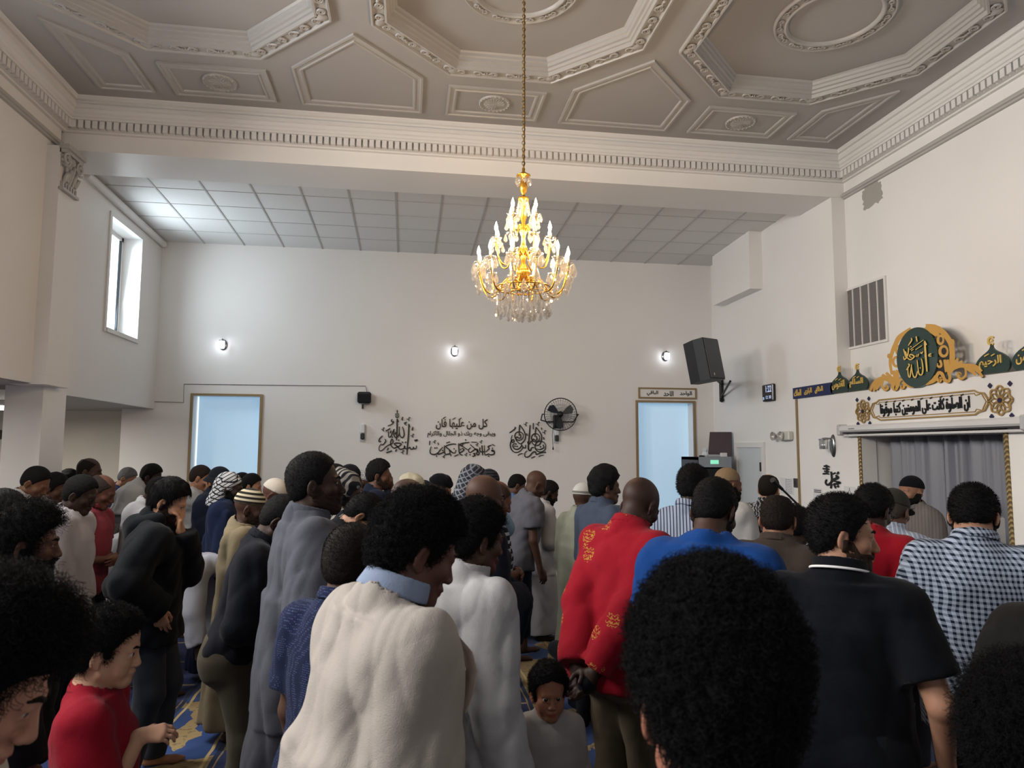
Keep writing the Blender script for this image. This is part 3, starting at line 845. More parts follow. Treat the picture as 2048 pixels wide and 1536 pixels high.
PEOPLE = []
def person(px, py, d, face, label, sk='3a2820', hair='crop', hc_='0d0c0d', beard=None, hat=None, top=('tee', {}), pants=None, po=None, op=None, H=None, feet=0, hands=1, eyes=None, brow=None, gid=None):
    """px, py: top of the head in the photograph; d: distance along the view; face: degrees clockwise from straight away"""
    po = dict(po or {}); op = dict(dict(wide=.95), **(op or {})); op['lean'] = po.get('lean', 0); op['hands'] = hands
    seed = int(px * 7 + py * 13) % 9973
    child = po.get('child', 0); op['child'] = child
    tgt = CAM + ray(px, py) * d
    tt = HAIRS[hair][1] if (hair and hair != 'bald' and not hat) else .0
    if hat: tt = {'kufi': .012, 'tallkufi': .012, 'beanie': .025, 'turban': .025, 'bucket': .02, 'cap': .02, 'scarf': .012, 'hood': .03}[hat[0]]
    h = 1.7
    for _ in range(6):
        P = pose(h, wide=op.get('wide', 1.0), **po)
        if H: h = H; P = pose(h, wide=op.get('wide', 1.0), **po); break
        h *= (tgt[2] - tt * P.hs * .85) / P.top[2]
        h = max(h, .7)
    P = pose(h, wide=op.get('wide', 1.0), **po)
    a = math.radians(face); Rz = rotz(-a)
    top_w = Rz @ P.top
    root = V(tgt[0] - top_w[0], tgt[1] - top_w[1], 0)
    e = thing('person', label, 'person', root, -a, gid)
    PEOPLE.append((label, h, root, d))
    q = 1.0
    hf = min(max(.00115 * d, .0042), .0085) * q; hc = min(max(.003 * d, .010), .017) * q; hg = min(max(.0032 * d, .0062), .0135) * q
    F, prof, lo, hi = person_fields(P, op, hf, hc)
    xf_field(F, head_build(child), P.hp, P.Rh, P.hs, LO_H, HI_H, .022 * P.s)
    Pv, Q = surface(F)
    me = np_mesh('body', Pv, Q, skin(sk))
    L = ((Pv - P.hp) @ P.Rh) / P.hs
    lip = np.maximum(0, 1 - ((L[:, 0] / .024) ** 2 + ((L[:, 1] - .104) / .016) ** 2 + ((L[:, 2] + .0255) / .0125) ** 2)) * 2
    at = me.attributes.new('lip', 'FLOAT', 'POINT'); at.data.foreach_set('value', np.clip(lip, 0, 1).astype(f32))
    o = bpy.data.objects.new('body', me); C.objects.link(o); o.parent = e
    HM = Matrix.Translation(Vector(P.hp)) @ Matrix(P.Rh.tolist()).to_4x4() @ Matrix.Scale(P.hs, 4)
    hh = min(max(.0011 * d, .0036), .008)
    def headpiece(name, FF, m, lab=None):
        ob = field_obj(name, FF, m, e, lab)
        if ob: ob.matrix_local = HM
        return ob
    if hair and hair != 'bald' and not (hat and hat[0] in ('scarf', 'hood')):
        ho = headpiece('hair', hair_field(hair, hh, seed), hairmat(hc_))
        if d < 4.6 and not hat: strands(hair, *FIELD_GEO[0], seed, ho, hairmat(hc_), op.get('dens', 1) * (1 if d < 2.4 else .6 if d < 3.4 else .35))
    if beard is not None: headpiece('beard', beard_field(beard, hh, seed + 3), hairmat(op.get('beardc', hc_ if beard > .12 else '2a1f1a')))
    if hat:
        nm = {'kufi': 'skullcap', 'tallkufi': 'skullcap', 'beanie': 'knit_cap', 'turban': 'turban', 'bucket': 'bucket_hat', 'cap': 'peaked_cap', 'scarf': 'headscarf', 'hood': 'hood'}[hat[0]]
        headpiece(nm, hat_field(hat[0], hh, seed), cloth(*hat[1:]))
    if eyes or (eyes is None and d < 5.5):
        for sg in (-1, 1):
            eo = bpy.data.objects.new('eye', eye_mesh()); C.objects.link(eo); eo.parent = e
            eo.matrix_local = HM @ Matrix.Translation((sg * .0308, .0815 + .001 * child, .0465)) @ Matrix.Scale(1 + .22 * child, 4) @ Matrix.Rotation(op.get('gaze', 0), 4, 'Z')
    if brow or (brow is None and d < 4):
        G = Field(V(-.06, .06, .05), V(.06, .12, .09), [], hh * .7, hh * .7)
        for sg in (-1, 1): G.add(rc((sg * .013, .0995, .0655), (sg * .030, .0945, .0705), .0048, .0048)); G.add(rc((sg * .030, .0945, .0705), (sg * .047, .082, .0655), .0046, .003))
        headpiece('eyebrows', G, hairmat(hc_))
    kind, g0, mat_ = top[0], top[1], top[2]
    g = dict(GARB[kind]); g.update(g0)
    nm = {'tee': 't_shirt', 'polo': 'polo_shirt', 'shirt': 'shirt', 'shortshirt': 'shirt', 'sweater': 'sweater', 'hoodie': 'hooded_sweatshirt', 'jacket': 'jacket', 'thobe': 'robe', 'kaftan': 'robe', 'tunic': 'tunic'}[kind]
    if g.get('robe') and po.get('lean', 0) > 20: g['flare'] = g.get('flare', 0) + .02
    go = field_obj(nm, garment(P, op, prof, lo, hi, g, hg, seed), mat_, e)
    if g.get('collar') and go:
        g['c0'], g['c1'] = g['collar']
        co = field_obj('collar', collar(P, g, min(hg, .0048 if d < 3 else .0075)), g.get('collar_mat', mat_), go)
        if g.get('trim') and co:
            mb = MB(); mb.tube(RING[0], .0045, 6, True); mb.build('collar_trim', g['trim'], co)
    if kind == 'hoodie' and not g.get('nohood'):
        s = P.s
        G = Field(P.nb - .25 * s, P.nb + .25 * s, [], hg, hg)
        dn = P.Rt
        G.add(rc(P.nb + dn @ V(-.085, .02, .01) * s, P.nb + dn @ V(-.06, -.085, -.02) * s, .042 * s, .055 * s))
        G.add(rc(P.nb + dn @ V(.085, .02, .01) * s, P.nb + dn @ V(.06, -.085, -.02) * s, .042 * s, .055 * s), .04 * s)
        G.add(rc(P.nb + dn @ V(-.04, -.10, -.03) * s, P.nb + dn @ V(.04, -.10, -.03) * s, .058 * s, .058 * s), .04 * s)
        G.add(rc(P.nb + dn @ V(0, -.10, -.05) * s, P.nb + dn @ V(0, -.13, -.15) * s, .055 * s, .025 * s), .05 * s)
        G.wrinkle(fold_noise(seed + 21, .010 * s, 'shirt'))
        field_obj('hood', G, mat_, go)
    pm = pants or cloth('23252b')
    pk = {}
    if isinstance(pm, tuple): pm, pk = pm
    if not (g.get('robe') and g.get('hemz', .1) < .3): field_obj('trousers', trousers(P, op, lo, hi, pk, min(hg * 1.15, .014), seed), pm, e)
    else: field_obj('trousers', trousers(P, op, lo, hi, dict(ease=.004, fold=.003, cuff=.07), .014, seed), pm, e)
    return e, P, Rz, root
# ---------------------------------------------------------------- the hall
XM, XL, XR, XRM, XP = -3.30, -3.43, 4.67, 4.83, 4.66   # hall left wall, far-bay left wall, far-bay right wall, hall right wall, low panel on the right
YB, YF, YBACK = 7.03, 10.2, -4.5                        # beam face, far wall, wall behind the camera
ZC, ZB = 5.15, 4.68                                     # hall ceiling, underside of the beam

def on_far(px, py, w=0.0):
    d = ray(px, py); return CAM + d * ((YF - w) / d[1])
def on_right(px, py, w=0.0, X=XP):
    d = ray(px, py); return CAM + d * ((X - w) / d[0])

def wall_paint():
    t = NT('white wall paint'); k = t.noise(1.3, 4)
    t.col(t.mix(k, rgb('dedcda'), rgb('e6e5e3'))); t.set(.42, 0, .35); t.bump(t.noise(60, 3), .04, .004); return t.m
WALL = wall_paint()
def block_paint():
    t = NT('painted block wall')
    br = t.n('ShaderNodeTexBrick'); br.inputs['Scale'].default_value = 1; br.inputs['Brick Width'].default_value = .62; br.inputs['Row Height'].default_value = .31
    br.inputs['Mortar Size'].default_value = .004; br.inputs['Color1'].default_value = (1, 1, 1, 1); br.inputs['Color2'].default_value = (1, 1, 1, 1); br.inputs['Mortar'].default_value = (0, 0, 0, 1)
    x, y, z = t.sep(t.co()); cmb = t.n('ShaderNodeCombineXYZ'); t.l(y, cmb.inputs[0]); t.l(z, cmb.inputs[1]); t.l(cmb.outputs[0], br.inputs['Vector'])
    k = t.noise(1.1, 4); t.col(t.mix(k, rgb('d8d6d4'), rgb('e0dfde'))); t.set(.45, 0, .35)
    t.bump(t.math('MULTIPLY', br.outputs['Color'], t.noise(1.7, 2)), .35, .006); return t.m
BLOCK = block_paint()
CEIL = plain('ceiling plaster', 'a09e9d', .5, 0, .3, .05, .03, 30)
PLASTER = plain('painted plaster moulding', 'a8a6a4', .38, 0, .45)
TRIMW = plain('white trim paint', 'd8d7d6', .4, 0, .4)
GOLD = plain('gold paint', 'a9854a', .4, .35, .5, .1)
GOLDF = plain('dull gold frame', '8f7a58', .45, .2, .5)
BLACKP = plain('black plastic', '15161a', .45, 0, .4)
STRUCT = dict(kind='structure')

def wall_box(mb, axis_, c, t, u, z, holes=()):
    """wall slab on plane axis_=c, thickness t (signed), spanning u range and z range, with rectangular holes (u0,u1,z0,z1)"""
    us = sorted({u[0], u[1], *[h[0] for h in holes], *[h[1] for h in holes]})
    for a, b in zip(us[:-1], us[1:]):
        zs = [(z[0], z[1])]
        for h in holes:
            if h[0] <= a and b <= h[1]: zs = [q for z0, z1 in zs for q in ((z0, min(z1, h[2])), (max(z0, h[3]), z1)) if q[1] - q[0] > 1e-4]
        for z0, z1 in zs:
            if axis_ == 0: mb.box((min(c, c + t), a, z0), (max(c, c + t), b, z1))
            else: mb.box((a, min(c, c + t), z0), (b, max(c, c + t), z1))

# floor: prayer carpet
def carpet():
    t = NT('blue and gold prayer carpet'); o = t.co(); x, y, z = t.sep(o)
    wob = t.noise(2.2, 2)
    xx = t.math('ADD', x, t.math('MULTIPLY', t.math('SUBTRACT', wob, .5), .05))
    P_ = 1.25
    u = t.math('FRACT', t.math('DIVIDE', t.math('ADD', xx, 20.35), P_))
    band = t.math('LESS_THAN', u, .42)                                   # gold ornament band of every row
    rail = t.math('LESS_THAN', t.math('ABSOLUTE', t.math('SUBTRACT', t.math('ABSOLUTE', t.math('SUBTRACT', u, .21)), .19)), .012)
    rail2 = t.math('LESS_THAN', t.math('ABSOLUTE', t.math('SUBTRACT', t.math('ABSOLUTE', t.math('SUBTRACT', u, .21)), .15)), .008)
    v = t.n('ShaderNodeTexVoronoi', feature='SMOOTH_F1'); v.inputs['Scale'].default_value = 1; v.inputs['Randomness'].default_value = .25; v.inputs['Smoothness'].default_value = .4
    n1 = t.n('ShaderNodeTexNoise'); n1.inputs['Scale'].default_value = 7; n1.inputs['Detail'].default_value = 3
    t.l(o, n1.inputs['Vector'])
    vm = t.n('ShaderNodeVectorMath', operation='MULTIPLY_ADD'); t.l(n1.outputs['Color'], vm.inputs[0]); vm.inputs[1].default_value = (.35, .35, 0); t.l(t.map((2.6, 1.7, 1)), vm.inputs[2])
    t.l(vm.outputs[0], v.inputs['Vector'])
    flower = t.math('LESS_THAN', v.outputs['Distance'], .42)
    vein = t.math('GREATER_THAN', t.noise(26, 2), .60)
    fine = t.noise(330, 2)
    navy = t.mix(fine, rgb('131e42'), rgb('22366c')); gold = t.mix(vein, rgb('99835a'), rgb('75674a'))
    rope = t.math('LESS_THAN', t.math('ABSOLUTE', t.math('SUBTRACT', t.math('FRACT', t.math('DIVIDE', t.math('ADD', y, t.math('MULTIPLY', x, .05)), .62)), .5)), .022)
    field = t.mix(rope, navy, rgb('a08a58'))
    bcol = t.mix(flower, gold, t.mix(fine, rgb('20386c'), rgb('2c4a80')))
    c = t.mix(band, field, bcol)
    c = t.mix(rail, c, rgb('18254a')); c = t.mix(rail2, c, rgb('c2ab74'))
    t.col(c); t.set(.95, 0, .1); t.b.inputs['Sheen Weight'].default_value = .15; t.bump(fine, .5, .006); return t.m
m = MB(); m.box((-6.8, YBACK, -.12), (XRM + 1.4, 11.1, 0)); m.build('floor', carpet(), kind='structure')

# far wall with its two blind-covered windows
W1 = (-2.925, -2.04, .62, 2.56); W2 = (3.455, 4.335, .62, 2.555)
m = MB(); wall_box(m, 1, YF, .35, (-3.84, XRM + .3), (0, 4.95), [W1, W2]); m.build('wall_far', WALL, kind='structure')
def blind():
    t = NT('daylit cellular blind'); x, y, z = t.sep(t.co())
    k = t.math('ABSOLUTE', t.math('SUBTRACT', t.math('FRACT', t.math('MULTIPLY', z, 48)), .5))
    n = t.noise(55, 2)
    c = t.mix(t.math('ADD', t.math('MULTIPLY', k, .7), t.math('MULTIPLY', n, .4), True), rgb('8fbbe2'), rgb('b4dcf6'))
    t.col(rgb('cfe0ea')); t.l(c, t.b.inputs['Emission Color']); t.b.inputs['Emission Strength'].default_value = .45; t.set(.9, 0, .1); return t.m
BLIND = blind()
for n, (a, b, z0, z1) in ((1, W1), (2, W2)):
    e = tag(bpy.data.objects.new('window_%d' % n, None), kind='structure'); C.objects.link(e); e.location = ((a + b) / 2, YF, z0)
    M_ = lambda p, a=a, b=b, z0=z0: V(p) - V((a + b) / 2, YF, z0)
    m = MB(); m.box((a + (.02 if n == 1 else -.0), YF + .20, z0), (b, YF + .215, z1), M_); m.build('blind', BLIND, e)
    m = MB()
    for lo, hi in (((a - .035, YF - .022, z0 - .03), (a, YF + .01, z1 + .03)), ((b, YF - .022, z0 - .03), (b + .035, YF + .01, z1 + .03)), ((a, YF - .022, z1), (b, YF + .01, z1 + .03)), ((a, YF - .022, z0 - .03), (b, YF + .01, z0))): m.box(lo, hi, M_)
    m.build('window_frame', GOLDF, e)
    m = MB(); m.box((a, YF + .01, z0 - .02), (b, YF + .2, z0), M_); m.build('window_sill', TRIMW, e)

# left side: hall wall over the side aisle, with unseen high windows added for fill light, and the set-back wall of the far bay
FILL_HW = [(.2, 1.3, 3.1, 4.5), (2.2, 3.3, 3.1, 4.5), (4.2, 5.3, 3.1, 4.5)]
m = MB(); wall_box(m, 0, XM, -.42, (YBACK, 6.98), (2.41, 5.2), FILL_HW); m.build('wall_left', BLOCK, kind='structure')
AW = (8.50, 9.43, 3.21, 4.51)
m = MB(); wall_box(m, 0, XL, -.40, (6.98, YF), (2.37, 4.95), [AW]); m.build('wall_left_bay', BLOCK, kind='structure')
m = MB(); wall_box(m, 0, -3.18, -.3, (6.74, 7.18), (2.40, 4.60)); m.build('pilaster_left', BLOCK, kind='structure')
for y0, y1 in ((6.96, 7.40), (2.9, 3.34), (-1.2, -.76)):
    m = MB(); m.box((-3.62, y0, 0), (XM, y1, 2.42)); m.build('wall_column', WALL, kind='structure')
m = MB(); wall_box(m, 1, 10.9, .25, (-6.8, -3.60), (0, 2.6)); m.box((-3.84, YF + .351, 0), (-3.60, 10.92, 2.40)); m.build('wall_aisle_far', plain('warm lit wall paint', 'd4cfc4', .5, 0, .3), kind='structure')
m = MB(); wall_box(m, 0, -6.6, -.2, (YBACK, 11.1), (0, 2.6)); m.build('wall_aisle_left', WALL, kind='structure')
m = MB(); m.box((-6.8, YBACK, 2.405), (XM - .02, 6.97, 2.6)); m.box((-6.8, 6.97, 2.365), (XL - .01, 11.1, 2.6)); m.build('ceiling_aisle', CEIL, kind='structure')
m = MB(); m.box((-6.5, 10.87, 0), (-3.84, 10.9, .12)); m.box((-3.84, 10.17, 0), (XL - .3, 10.2, .12)); m.build('baseboard_far', plain('varnished wood', '8a6a44', .4, 0, .5, .1, .2, 60), kind='structure')
# high windows: the bay's own, then the added unseen row
def pane_mat():
    t = NT('daylit window pane'); t.col(rgb('e6f1f5')); t.b.inputs['Emission Color'].default_value = (.86, .96, 1, 1); t.b.inputs['Emission Strength'].default_value = 1.6; t.set(.2); return t.m
PANE = pane_mat()
def high_window(n, X, y0, y1, z0, z1, depth, side=1):
    e = tag(bpy.data.objects.new('window_%d' % n, None), kind='structure'); C.objects.link(e); e.location = (X, y0, z0)
    M_ = lambda p: V(p) - V(X, y0, z0)
    xo = X - depth; m = MB(); f = .05
    ym = (y0 + y1) / 2
    for lo, hi in (((xo - .05, y0, z0), (xo, y0 + f, z1)), ((xo - .05, y1 - f, z0), (xo, y1, z1)), ((xo - .05, y0, z0), (xo, y1, z0 + f)), ((xo - .05, y0, z1 - f), (xo, y1, z1)), ((xo - .05, ym - .03, z0), (xo + .01, ym + .03, z1))): m.box(lo, hi, M_)
    m.build('window_frame', TRIMW, e)
    m = MB(); m.box((xo - .035, y0 + f, z0 + f), (xo - .03, y1 - f, z1 - f), M_); m.build('pane', PANE, e)
    m = MB(); m.box((xo - .02, y1 - .085, z0 + f), (xo + .004, y1 - .06, z1 - f), M_); m.build('gasket', plain('dark rubber', '3c4248', .6), e)
    m = MB(); g = .05
    for lo, hi in (((X - .002, y0 - g, z0 - g), (X + .018, y0, z1 + g)), ((X - .002, y1, z0 - g), (X + .018, y1 + g, z1 + g)), ((X - .002, y0, z1), (X + .018, y1, z1 + g)), ((X - .01, y0, z0 - g), (X + .03, y1, z0))): m.box(lo, hi, M_)
    m.build('window_casing', TRIMW, e)
high_window(3, XL, *AW, .21)
for i, h in enumerate(FILL_HW): high_window(4 + i, XM, *h, .36)

# right side
NI = (4.90, 6.665, 0, 1.985)                                # curtained niche in the low panel
m = MB(); wall_box(m, 0, XRM, .22, (YBACK, YB), (0, 5.2), [(NI[0] - .01, NI[1] + .01, 0, NI[3] + .02)]); m.build('wall_right', WALL, kind='structure')
m = MB(); wall_box(m, 0, XR, .40, (YB, 7.66), (0, ZB - .002)); wall_box(m, 0, XR, .40, (7.66, YF + .2), (0, 4.95)); m.build('wall_right_bay', WALL, kind='structure')
m = MB(); wall_box(m, 0, XP, XRM - XP - .001, (2.2, YB), (0, 2.46), [NI]); wall_box(m, 0, XP, .02, (YB, 7.84), (0, 2.46)); m.build('wall_right_panel', WALL, kind='structure')
m = MB(); m.box((XRM + .9, NI[0] - .2, 0), (XRM + 1.0, NI[1] + .2, 2.3)); m.box((XRM + .2, NI[0] - .2, 0), (XRM + .9, NI[0] - .1, 2.3)); m.box((XRM + .2, NI[1] + .1, 0), (XRM + .9, NI[1] + .2, 2.3)); m.box((XRM + .2, NI[0] - .2, 2.3), (XRM + 1.0, NI[1] + .2, 2.4))
m.build('wall_niche', WALL, kind='structure')
m = MB(); m.box((4.49, 8.60, 3.985), (XR, 9.74, 4.80)); m.build('wall_right_soffit', WALL, kind='structure')
m = MB(); wall_box(m, 1, YBACK, -.2, (-6.8, XRM + .3), (0, 5.2)); m.build('wall_back', plain('back wall paint', '8d8a88', .6), kind='structure')

# beam, far-bay ceiling tiles
m = MB(); m.box((XL - .3, YB, ZB), (XRM + .2, 7.66, 5.3)); m.build('beam', WALL, kind='structure')
def tile():
    t = NT('acoustic ceiling tile'); k = t.noise(90, 3); t.col(t.mix(k, rgb('d2d2d1'), rgb('e4e4e3'))); t.set(.85, 0, .15); t.bump(t.math('GREATER_THAN', k, .58), .25, .004); return t.m
m = MB(); m.quad((XL, 7.66, 4.80), (XRM, 7.66, 4.80), (XRM, YF, 4.715), (XL, YF, 4.715)); m.quad((XL - .4, 7.6, 4.96), (XRM, 7.6, 4.96), (XRM, YF + .2, 4.96), (XL - .4, YF + .2, 4.96)); m.build('ceiling_bay', tile(), kind='structure')
m = MB()
cz = lambda y: 4.80 - (y - 7.66) / (YF - 7.66) * .085
for i in range(15):
    x = XL + .02 + i * .5385
    if x > XR: break
    m._add([(x - .009, 7.66, cz(7.66) - .006), (x + .009, 7.66, cz(7.66) - .006), (x + .009, YF, cz(YF) - .006), (x - .009, YF, cz(YF) - .006), (x - .009, 7.66, cz(7.66) + .01), (x + .009, 7.66, cz(7.66) + .01), (x + .009, YF, cz(YF) + .01), (x - .009, YF, cz(YF) + .01)], [(0, 1, 2, 3), (0, 4, 5, 1), (2, 6, 7, 3), (0, 3, 7, 4), (1, 5, 6, 2)])
for y in (8.22, 8.70, 9.18, 9.68): m.box((XL, y - .006, cz(y) - .004), (XR, y + .006, cz(y) + .01))
m.build('ceiling_grid', plain('grey tile grid', 'b2b1b0', .5), kind='structure')
m = MB(); m.tube([(XL + .03, 7.75, 4.72), (XL + .03, 10.16, 4.665)], .048, 12); m.box((XL - .001, 7.66, 4.66), (XL + .012, YF, 4.80)); m.build('trim_1', TRIMW, kind='structure')

# hall ceiling: one row of octagonal coffers
OCX = [-1.735, .775, 3.285]; OCY = 4.815; AP = 1.105
def octagon(cx, cy, a): k = a * math.tan(PI / 8); return [(cx + x, cy + y) for x, y in ((k, a), (a, k), (a, -k), (k, -a), (-k, -a), (-a, -k), (-a, k), (-k, a))]
bm = bmesh.new()
def loop(pts, z):
    vs_ = [bm.verts.new((x, y, z)) for x, y in pts]; return [bm.edges.new((vs_[i], vs_[(i + 1) % len(vs_)])) for i in range(len(vs_))]
eds = loop([(XM - .2, YBACK), (XRM + .1, YBACK), (XRM + .1, YB + .1), (XM - .2, YB + .1)], ZC)
for cx in OCX: eds += loop(octagon(cx, OCY, AP - .02), ZC)
bmesh.ops.triangle_fill(bm, edges=eds, use_beauty=True)
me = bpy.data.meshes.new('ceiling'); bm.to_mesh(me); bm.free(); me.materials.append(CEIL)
tag(bpy.data.objects.new('ceiling', me), kind='structure'); C.objects.link(bpy.data.objects['ceiling'])
m = MB()
for cx in OCX: m._add([(x, y, ZC + .105) for x, y in octagon(cx, OCY, .96)], [tuple(range(8))])
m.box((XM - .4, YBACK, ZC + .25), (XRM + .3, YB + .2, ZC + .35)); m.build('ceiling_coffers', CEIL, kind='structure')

def offset_poly(P, d):                      # inward offset of a convex clockwise/ccw outline
    n = len(P); A = sum(P[i][0] * P[(i + 1) % n][1] - P[(i + 1) % n][0] * P[i][1] for i in range(n)); sgn = 1 if A > 0 else -1; out = []
    for i in range(n):
        p0, p1, p2 = V(*P[i - 1]), V(*P[i]), V(*P[(i + 1) % n])
        e1 = (p1 - p0) / np.linalg.norm(p1 - p0); e2 = (p2 - p1) / np.linalg.norm(p2 - p1)
        n1 = V(-e1[1], e1[0]) * sgn; n2 = V(-e2[1], e2[0]) * sgn
        b = (n1 + n2); b /= (b @ b) / 2
        out.append(tuple(p1 + b * d))
    return out
def moulding(mb, P, prof):
    rings = [[(x, y, z) for x, y in offset_poly(P, d)] for d, z in prof]; n = len(P)
    mb._add([q for r in rings for q in r], [(i * n + k, i * n + (k + 1) % n, (i + 1) * n + (k + 1) % n, (i + 1) * n + k) for i in range(len(rings) - 1) for k in range(n)])
def scroll(mb, c, ang, sz, z, hand=1):
    pts = []
    for i in range(15):
        t = i / 14; a = t * 3.6 * PI; r = sz * (.12 + .42 * t)
        pts.append((r * math.cos(a) * hand, r * math.sin(a)))
    tail = [(sz * (.54 + .5 * q) * hand, sz * (.10 + .35 * q - .5 * q * q)) for q in (.2, .5, .8, 1.0)]
    ca, sa = math.cos(ang), math.sin(ang)
    mb.tube([(c[0] + x * ca - y * sa, c[1] + x * sa + y * ca, z) for x, y in pts + tail], [sz * (.10 + .10 * (i / 18)) for i in range(len(pts) + 4)], 5)
for n, cx in enumerate(OCX):
    m = MB(); P8 = octagon(cx, OCY, AP); z = ZC
    moulding(m, P8, [(0, z + .001), (0, z - .030), (.014, z - .032), (.022, z - .016), (.028, z - .012), (.102, z - .012), (.106, z - .026), (.122, z - .028), (.128, z + .004), (.142, z + .008), (.147, z + .030), (.165, z + .036), (.170, z + .060), (.182, z + .068), (.187, z + .090), (.200, z + .104)])
    O8 = offset_poly(P8, .065)
    for i in range(8):
        a, b = V(*O8[i]), V(*O8[(i + 1) % 8]); L = np.linalg.norm(b - a); u = (b - a) / L; ang = math.atan2(u[1], u[0])
        for k in range(6): scroll(m, a + u * L * (k + .5) / 6, ang, .066, z - .018, 1 if k % 2 else -1)
        m.lathe([(.001, -.012), (.03, -.010), (.045, 0)], (a[0], a[1], z - .018), 10)
    zz = z + .105
    m.lathe([(.452, 0), (.448, -.022), (.436, -.026), (.430, -.012), (.372, -.012), (.366, -.026), (.352, -.028), (.346, -.010), (.338, 0)], (cx, OCY, zz), 56)
    for k in range(26): scroll(m, V(cx + .401 * math.cos(k * 2 * PI / 26), OCY + .401 * math.sin(k * 2 * PI / 26)), k * 2 * PI / 26 + PI / 2, .042, zz - .016, 1 if k % 2 else -1)
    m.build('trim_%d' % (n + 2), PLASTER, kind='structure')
PR = [(0, ZC + .001), (0, ZC - .018), (.020, ZC - .020), (.028, ZC - .010), (.062, ZC - .008), (.070, ZC - .016), (.084, ZC - .014), (.092, ZC + .001)]
m = MB()
for cx in OCX:
    moulding(m, [(cx - .455, 6.12), (cx + .455, 6.12), (cx + .455, 6.685), (cx - .455, 6.685)], PR)
    m.lathe([(.150, 0), (.148, -.014), (.136, -.018), (.128, -.008), (.110, -.006), (.10, -.012), (.02, -.016), (.001, -.018)], (cx, 6.40, ZC), 40)
    for k in range(22):
        a = k * 2 * PI / 22; m.tube([(cx + .025 * math.cos(a), 6.40 + .025 * math.sin(a), ZC - .015), (cx + .098 * math.cos(a), 6.40 + .098 * math.sin(a), ZC - .012)], [.002, .0075], 5)
        m.lathe([(.001, -.010), (.008, -.006), (.010, 0)], (cx + .139 * math.cos(a + .1), 6.40 + .139 * math.sin(a + .1), ZC - .014), 6)
for x in (-.48, 2.03): moulding(m, [(x, 5.44), (x + .57, 6.03), (x + .57, 6.69), (x - .57, 6.69), (x - .57, 6.03)], PR)
moulding(m, [(-2.86, 5.57), (-2.37, 6.02), (-2.37, 6.67), (-2.86, 6.67)], PR); moulding(m, [(4.43, 5.57), (4.43, 6.68), (3.95, 6.68), (3.95, 6.04)], PR)
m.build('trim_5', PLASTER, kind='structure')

# cornice with dentils round the hall
prof = [(0, 4.845), (.030, 4.848), (.034, 4.862), (.060, 4.866), (.060, 4.938), (.108, 4.942), (.110, 4.962), (.122, 4.968), (.128, 4.990), (.142, 5.0), (.150, 5.028), (.168, 5.036), (.172, 5.070), (.150, 5.078), (.152, 5.105), (.175, 5.112), (.180, 5.140), (.190, 5.151)]
path = [(XM, YBACK), (XM, YB), (XRM, YB), (XRM, YBACK)]
def sweep(mb, path, prof):
    inset = lambda d: [(path[0][0] + d, path[0][1]), (path[1][0] + d, path[1][1] - d), (path[2][0] - d, path[2][1] - d), (path[3][0] - d, path[3][1])]
    rings = [[(x, y, z) for x, y in inset(d)] for d, z in prof]; n = 4
    mb._add([q for r in rings for q in r], [(i * n + k, i * n + k + 1, (i + 1) * n + k + 1, (i + 1) * n + k) for i in range(len(rings) - 1) for k in range(3)])
m = MB(); sweep(m, path, prof)
n = int((XRM - XM) / .0645)
for i in range(n):
    x = XM + .09 + (XRM - XM - .18) * (i + .5) / n; m.box((x - .0225, YB - .102, 4.866), (x + .0225, YB - .055, 4.939))
for i in range(110):
    y = YB - .12 - i * .0645
    m.box((XM + .055, y - .0225, 4.866), (XM + .102, y + .0225, 4.939)); m.box((XRM - .102, y - .0225, 4.866), (XRM - .055, y + .0225, 4.939))
m.build('trim_6', TRIMW, kind='structure')
m = MB(); pr = [(0, 4.655), (.022, 4.66), (.026, 4.676), (.042, 4.682), (.046, 4.700), (.030, 4.712), (.030, 4.722), (0, 4.73)]
for sgn, X in ((1, XM), (-1, XRM)):
    r0 = [(X + sgn * d, YBACK, z) for d, z in pr]; r1 = [(X + sgn * d, YB, z) for d, z in pr]; k = len(pr)
    m._add(r0 + r1, [(i, i + 1, k + i + 1, k + i) for i in range(k - 1)])
m.build('trim_7', PLASTER, kind='structure')

# capital on the left pilaster
m = MB(); X0 = -3.18
m.box((X0 - .01, 6.730, 4.575), (X0 + .075, 7.075, 4.62)); m.box((X0 - .01, 6.740, 4.54), (X0 + .055, 7.065, 4.575)); m.box((X0 - .005, 6.740, 4.19), (X0 + .04, 7.050, 4.215))
for y in (6.765, 7.020):
    hand = -1 if y < 6.875 else 1
    pts = [(y + hand * .012 * math.cos(a) * (1 + a * .42), 4.485 + .012 * math.sin(a) * (1 + a * .42)) for a in np.linspace(0, 3.7 * PI, 22)]
    m.tube([(X0 + .045, p, q) for p, q in pts], .012, 6)
    m.tube([(X0 + .03, y - hand * .03, 4.46), (X0 + .028, y - hand * .055, 4.36), (X0 + .03, y - hand * .05, 4.28)], [.016, .013, .018], 6)
for y, h in ((6.795, .10), (6.845, .14), (6.895, .18), (6.945, .14), (6.995, .10)):
    m.tube([(X0 + .01, y, 4.27), (X0 + .035, y, 4.27 + h * .6), (X0 + .055, y, 4.27 + h), (X0 + .045, y, 4.25 + h)], [.016, .022, .017, .008], 7)
for k in range(6): m.box((X0, 6.755 + k * .049, 4.215), (X0 + .028, 6.780 + k * .049, 4.275))
m.lathe([(.001, .03), (.03, .018), (.042, 0)], (0, 0, 0), 12, M=lambda p: V(X0 + .03 + p[2], 6.895 + p[0], 4.50 + p[1]))
m.build('trim_8', PLASTER, kind='structure')

